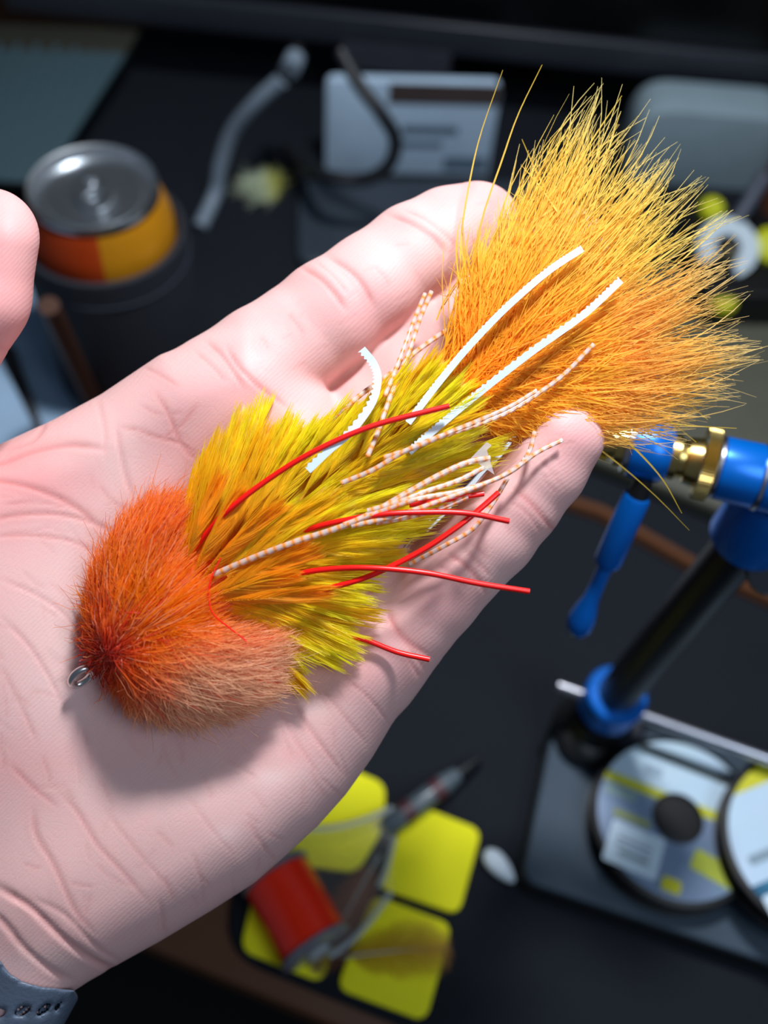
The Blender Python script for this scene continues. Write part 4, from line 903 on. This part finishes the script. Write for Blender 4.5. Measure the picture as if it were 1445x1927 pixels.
# --- marabou tail
def plume(theta, L, dens, c0, c1, ct, w0, w1, spread=9., base=(884, 735), rb=1.5):
    th = math.radians(theta); n = dens; K = 9; t = np.linspace(0, 1, K); bx = base[0] + 34*rng.normal(size=n)*.8; by = base[1] + 34*rng.normal(size=n)*.8
    s0 = rng.random(n)**1.5*.55; nc = 5 if spread < 5 else 14; ca = th + np.radians(rng.normal(0, spread*.8, nc)); cl = rng.uniform(.80, 1.04, nc); ci = rng.integers(0, nc, n)
    a = ca[ci] + np.radians(rng.normal(0, .9 if spread < 5 else 3, n)); Lb = L*cl[ci]*(1.03 - .42*rng.random(n)**1.6)
    d0 = np.array([math.cos(th), -math.sin(th)]); dd = np.stack([np.cos(a), -np.sin(a)], -1); pn_ = np.stack([-dd[:, 1], dd[:, 0]], -1)
    # start along the central quill, end on the rim
    S = np.stack([bx, by], -1) + d0*(s0*L*.8)[:, None]; E = np.stack([bx, by], -1)*.3 + np.array(base)*.7 + dd*Lb[:, None]
    cv = rng.normal(0, .075, n)[:, None]*Lb[:, None]; C = (S + E)/2 + pn_*cv + (d0*0)
    tt_ = t[None, :, None]; p = (1-tt_)**2*S[:, None] + 2*tt_*(1-tt_)*C[:, None] + tt_**2*E[:, None]
    wv_ = w0 + (w1 - w0)*np.hypot(p[..., 0]-base[0], p[..., 1]-base[1])/max(L, 1) + rng.normal(0, 9, (n, 1))*(.4 + t[None]) + rng.normal(0, 1, (n, 1))*4
    ph = rng.uniform(0, 6.3, (n, 1)); p += (pn_[:, None]*(3.5*np.sin(ph + 5*t[None])*t[None])[..., None])
    q = np.concatenate([p, wv_[..., None]], -1); r = rng.uniform(rb*.75, rb*1.2, (n, 1))*np.interp(t, [0, .5, .85, 1], [1.1, 1., .75, .3])[None]
    prog = np.hypot(p[..., 0]-base[0], p[..., 1]-base[1])/max(L, 1); cc = np.stack([np.interp(prog, [0, .4, .8, 1.02], [c0[i], (c0[i]+c1[i])/2, c1[i], ct[i]]) for i in range(3)], -1)
    cc = cc*rng.uniform(.9, 1.15, (n, 1, 1)); sets = [strands(q, r, np.clip(cc, 0, 1))]
    # short fluff along the lower two thirds
    m = n*4; k = rng.integers(0, n, m); tt2 = rng.uniform(.05, .62, m); i0 = (tt2*(K-1)).astype(int); f = (tt2*(K-1) - i0)[:, None]; P0 = q[k, i0]*(1-f) + q[k, i0+1]*f
    aa = th + np.radians(rng.normal(0, 30, m)); ll = rng.uniform(14, 46, m); t5 = np.linspace(0, 1, 4)
    D = np.stack([np.cos(aa), -np.sin(aa), rng.normal(0, .15, m)], -1)*ll[:, None]; qq = P0[:, None] + D[:, None]*t5[None, :, None] + rng.normal(0, 1.2, (m, 4, 3))
    ccf = cc[k, i0][:, None]*np.ones((1, 4, 1))*rng.uniform(.9, 1.15, (m, 1, 1)); sets.append(strands(qq, np.full((m, 4), .5)*np.linspace(1, .5, 4)[None], np.clip(ccf, 0, 1)))
    return fibre_obj('marabou_plume', sets, m_mar, fly)
MY, MT, MO, MDO = lin(250, 212, 92), lin(238, 218, 132), lin(255, 200, 64), lin(255, 166, 22)
MO2, MT2 = lin(252, 196, 92), lin(242, 210, 138)
specs = [(86, 280, 90, 0), (80, 350, 100, 0), (75, 450, 90, 0), (69, 565, 150, 0), (65, 590, 120, 0), (60, 590, 130, 0), (55, 545, 100, 0), (49, 545, 130, 0), (43, 580, 150, 0), (38, 555, 120, 0), (33, 480, 110, 0),
         (28, 530, 140, 1), (22, 510, 130, 1), (16, 500, 150, 1), (10, 500, 150, 1), (5, 490, 140, 1), (-1, 470, 140, 1), (-6, 430, 130, 1), (-11, 370, 130, 1), (-17, 300, 130, 1), (-23, 250, 120, 1), (-30, 190, 110, 1)]
for th_, L_, dn_, kd in specs:
    up = kd == 0
    plume(th_, L_*(1.04 if th_ > 20 else 1.08), int(dn_*.72), MO if up else MDO, MY if up else MO2, MT if up else MT2, -22, 52 if up else 40, spread=3.4, rb=1.0)
for th_, L_ in ((82, 300), (68, 340), (54, 350), (42, 360), (30, 360), (18, 350), (6, 330), (-6, 290), (-14, 240), (-24, 190)):       # dense inner fan
    plume(th_, L_, 260, MDO, MO, MY if th_ > 40 else MO2, -30, 10, spread=8, rb=1.3)
# long single barbs
for pts in ([(866, 520), (868, 440), (884, 340), (905, 250), (946, 132)], [(893, 520), (905, 420), (945, 300), (975, 215), (1020, 122)], [(1060, 410), (1015, 335), (982, 262)], [(1050, 400), (1015, 350), (982, 312)],
            [(980, 760), (1060, 800), (1150, 862), (1230, 930), (1297, 998)], [(1130, 790), (1190, 840), (1245, 900), (1283, 966)], [(1100, 760), (1200, 785), (1290, 800), (1386, 806)], [(1120, 770), (1240, 768), (1352, 745)],
            [(1160, 660), (1290, 660), (1384, 686)], [(1140, 730), (1230, 770), (1310, 832)], [(1100, 640), (1240, 640), (1388, 632)], [(1180, 700), (1260, 735), (1332, 790)], [(1060, 360), (1110, 270), (1170, 180)], [(1000, 420), (1120, 330), (1168, 210)]):
    q = catmull(pts, 14); ww = np.linspace(10, 50, 14)[:, None]; s = np.linspace(0, 1, 14)
    cc = np.stack([np.interp(s, [0, .6, 1], [MY[i], MY[i], lin(214, 180, 60)[i]]) for i in range(3)], -1)
    fibre_obj('tail_barb', [strands(np.hstack([q, ww])[None], (2.0*np.interp(s, [0, .5, 1], [1, .85, .3]))[None], cc[None])], m_mar, fly)

# --- legs
m_redleg = mat('red_rubber', lin(240, 22, 18), .3, spec=.6, noise=(900, .05)); m_whleg = mat('white_rubber', lin(196, 210, 220), .45, noise=(500, .06))
def legs(name, pts, w, r, m, sides=10, flat=1.):
    p3 = [(u, v, w if np.isscalar(w) else np.interp(i/(len(pts)-1), np.linspace(0, 1, len(w)), w)) for i, (u, v) in enumerate(pts)]
    return tp(name, p3, r, m, sides, flat, 48)
for pts, w in (([(362, 1035), (392, 1000), (432, 958), (505, 902), (590, 850), (700, 802), (845, 764)], (-86, -118, -122, -110)),
               ([(545, 1008), (620, 985), (720, 968), (800, 964), (880, 966), (958, 981)], (-90, -118, -110, -100)),
               ([(490, 1128), (560, 1117), (630, 1104), (700, 1082), (790, 1038), (860, 992), (905, 956), (938, 927)], (-60, -104, -102, -90)),
               ([(530, 1083), (620, 1071), (700, 1069), (800, 1078), (900, 1098), (996, 1113)], (-92, -116, -112, -100)),
               ([(640, 1190), (695, 1207), (750, 1228), (808, 1241)], (-40, -38, -38)),
               ([(770, 950), (840, 940), (910, 929)], (-84, -84, -76))):
    o = legs('rubber_leg', pts, w, 5.2, m_redleg); o['label'] = 'red rubber leg'
o = tp('loose_thread', [(415, 1050, -112), (394, 1100, -122), (398, 1150, -128), (432, 1182, -132), (462, 1206, -130), (458, 1224, -118)], 1.3, m_redleg, 6); o['label'] = 'fine red thread'
def serrated(pts, w, wd, tooth, teeth):
    n = 110; p = catmull(pts, n); t = np.gradient(p, axis=0); t /= np.linalg.norm(t, axis=1)[:, None]; nn = np.stack([-t[:, 1], t[:, 0]], -1)
    ww = np.interp(np.linspace(0, 1, n), np.linspace(0, 1, len(w)), w); V = []; Fr = []
    for i in range(n):
        z = tooth*abs(((i/n*teeth) % 1) - .5)*2; e1 = p[i] + nn[i]*(wd/2 + z); e2 = p[i] - nn[i]*wd/2
        for q_, dz in ((e1, -2.5), (e2, -2.5), (e2, 2.5), (e1, 2.5)): V.append((q_[0], q_[1], ww[i] + dz))
        if i:
            for k in range(4): Fr.append(((i-1)*4 + k, (i-1)*4 + (k+1) % 4, i*4 + (k+1) % 4, i*4 + k))
    Fr += [(0, 1, 2, 3), ((n-1)*4+3, (n-1)*4+2, (n-1)*4+1, (n-1)*4)]
    o = mesh_np('rubber_leg', Q(np.array(V)), np.array(Fr), m_whleg, fly, smooth=False); o['label'] = 'white toothed rubber leg'
serrated([(1096, 468), (1030, 512), (952, 580), (880, 655), (822, 725), (768, 796)], (-24, -50, -66, -92), 12, 2.5, 60)
serrated([(1169, 528), (1100, 592), (1000, 664), (900, 742), (830, 800), (770, 852)], (-26, -58, -76, -96), 11, 5.5, 46)
serrated([(682, 656), (704, 684), (712, 715), (700, 760), (662, 812), (620, 848), (580, 886)], (-30, -80, -112, -124), 12, 5.5, 26)
# barred clear legs
def barred_mat():
    m = bpy.data.materials.new('barred_silicone'); m.use_nodes = True; nt = m.node_tree; b = nt.nodes['Principled BSDF']
    at = nt.nodes.new('ShaderNodeAttribute'); at.attribute_name = 'Col'; nt.links.new(at.outputs['Color'], b.inputs['Base Color']); nt.links.new(at.outputs['Alpha'], b.inputs['Alpha'])
    b.inputs['Roughness'].default_value = .16; b.inputs['Specular IOR Level'].default_value = .9; return m
m_bar = barred_mat(); barO = np.array(lin(236, 132, 0)[:3]); clr = np.array(lin(236, 228, 224)[:3])
def barred(pts, w, r=4.7, period=18., rev=False):
    q0 = catmull(pts, 200); L = np.concatenate([[0], np.cumsum(np.linalg.norm(np.diff(q0, axis=0), axis=1))]); tot = L[-1]; nb = int(tot/period*2)
    st = []; 
    for i in range(nb + 1): st += [i*period/2, i*period/2 + .35] if i else [0]
    st = np.array([x for x in st if x <= tot]); q = np.stack([np.interp(st, L, q0[:, k]) for k in range(2)], -1)
    ww = np.interp(st/tot, np.linspace(0, 1, len(w)), w); P_ = Q(np.hstack([q, ww[:, None]])); T, N, B = frames(P_); S = 8; a = np.linspace(0, 2*PI, S, endpoint=False) + PI/8
    V = (P_[:, None] + r*K0*(np.cos(a)[None, :, None]*B[:, None] + .75*np.sin(a)[None, :, None]*N[:, None])).reshape(-1, 3); n = len(st)
    Fr = [(i*S+j, i*S+(j+1) % S, (i+1)*S+(j+1) % S, (i+1)*S+j) for i in range(n-1) for j in range(S)]
    me = mesh_np('rubber_leg', V, np.array(Fr), m_bar, fly); bar = ((st + .1)/(period/2)).astype(int) % 2
    bar = np.array([(int((x + .2)//(period/2))) % 2 for x in st]); bar[0] = 0
    col = np.where(bar[:, None], barO, clr); al = np.where(bar, 1., .5)
    c4 = np.repeat(np.hstack([col, al[:, None]]), S, 0).astype(np.float32)
    ca = me.data.color_attributes.new('Col', 'FLOAT_COLOR', 'POINT'); ca.data.foreach_set('color', c4.ravel()); me['label'] = 'clear rubber leg with orange bars'
barred([(812, 548), (790, 600), (772, 655), (752, 705), (733, 750), (712, 810), (690, 862)], (20, 0, -30, -80, -112))
barred([(800, 552), (778, 605), (760, 655), (740, 706), (722, 750)], (22, 2, -28, -70), r=4.4)
barred([(856, 612), (810, 642), (770, 672), (728, 708), (680, 742), (620, 792)], (10, 0, -20, -50), r=5.)
barred([(1117, 648), (1062, 704), (1010, 742), (950, 778), (880, 805), (820, 824), (760, 850), (700, 885), (640, 910)], (-30, -50, -84, -108, -112))
barred([(1010, 735), (960, 765), (900, 792), (850, 812), (780, 842), (720, 862)], (-80, -100, -108, -108), r=4.6)
barred([(922, 862), (880, 870), (830, 892), (770, 925), (700, 965), (640, 992), (560, 1018), (480, 1048), (400, 1082)], (-70, -100, -122, -126, -104), r=5.6)
barred([(1006, 812), (996, 850), (975, 878), (930, 903), (860, 925), (780, 940), (700, 968), (640, 990)], (-60, -80, -110, -124))
barred([(1058, 828), (1010, 852), (960, 888), (900, 915), (820, 945), (740, 972), (660, 990)], (-55, -80, -106, -122), r=4.6)
barred([(910, 880), (860, 905), (800, 925), (750, 945), (690, 962)], (-70, -90, -110, -118), r=5.)
barred([(955, 900), (925, 950), (890, 995), (840, 1025), (770, 1062)], (-58, -60, -60, -50), r=4.6)
barred([(880, 935), (820, 960), (760, 975), (700, 985)], (-84, -96, -104), r=4.6)
# clear triangular film ends of two legs
m_film = mat('clear_film', lin(225, 215, 222), .1, alpha=.38, spec=1.0)
for tri in ([(898, 866), (925, 838), (915, 832), (880, 868)], [(896, 870), (930, 893), (915, 845)]):
    pz_ = Q(np.array([(u, v, -72) for u, v in tri])); up_ = Vector(M @ Vector((0, 0, 1)))*.0002
    slab('leg_web', [Vector(p) for p in pz_], up_, m_film, fly)
print('polys', sum(len(o.data.polygons) for o in bpy.data.objects if o.type == 'MESH'))
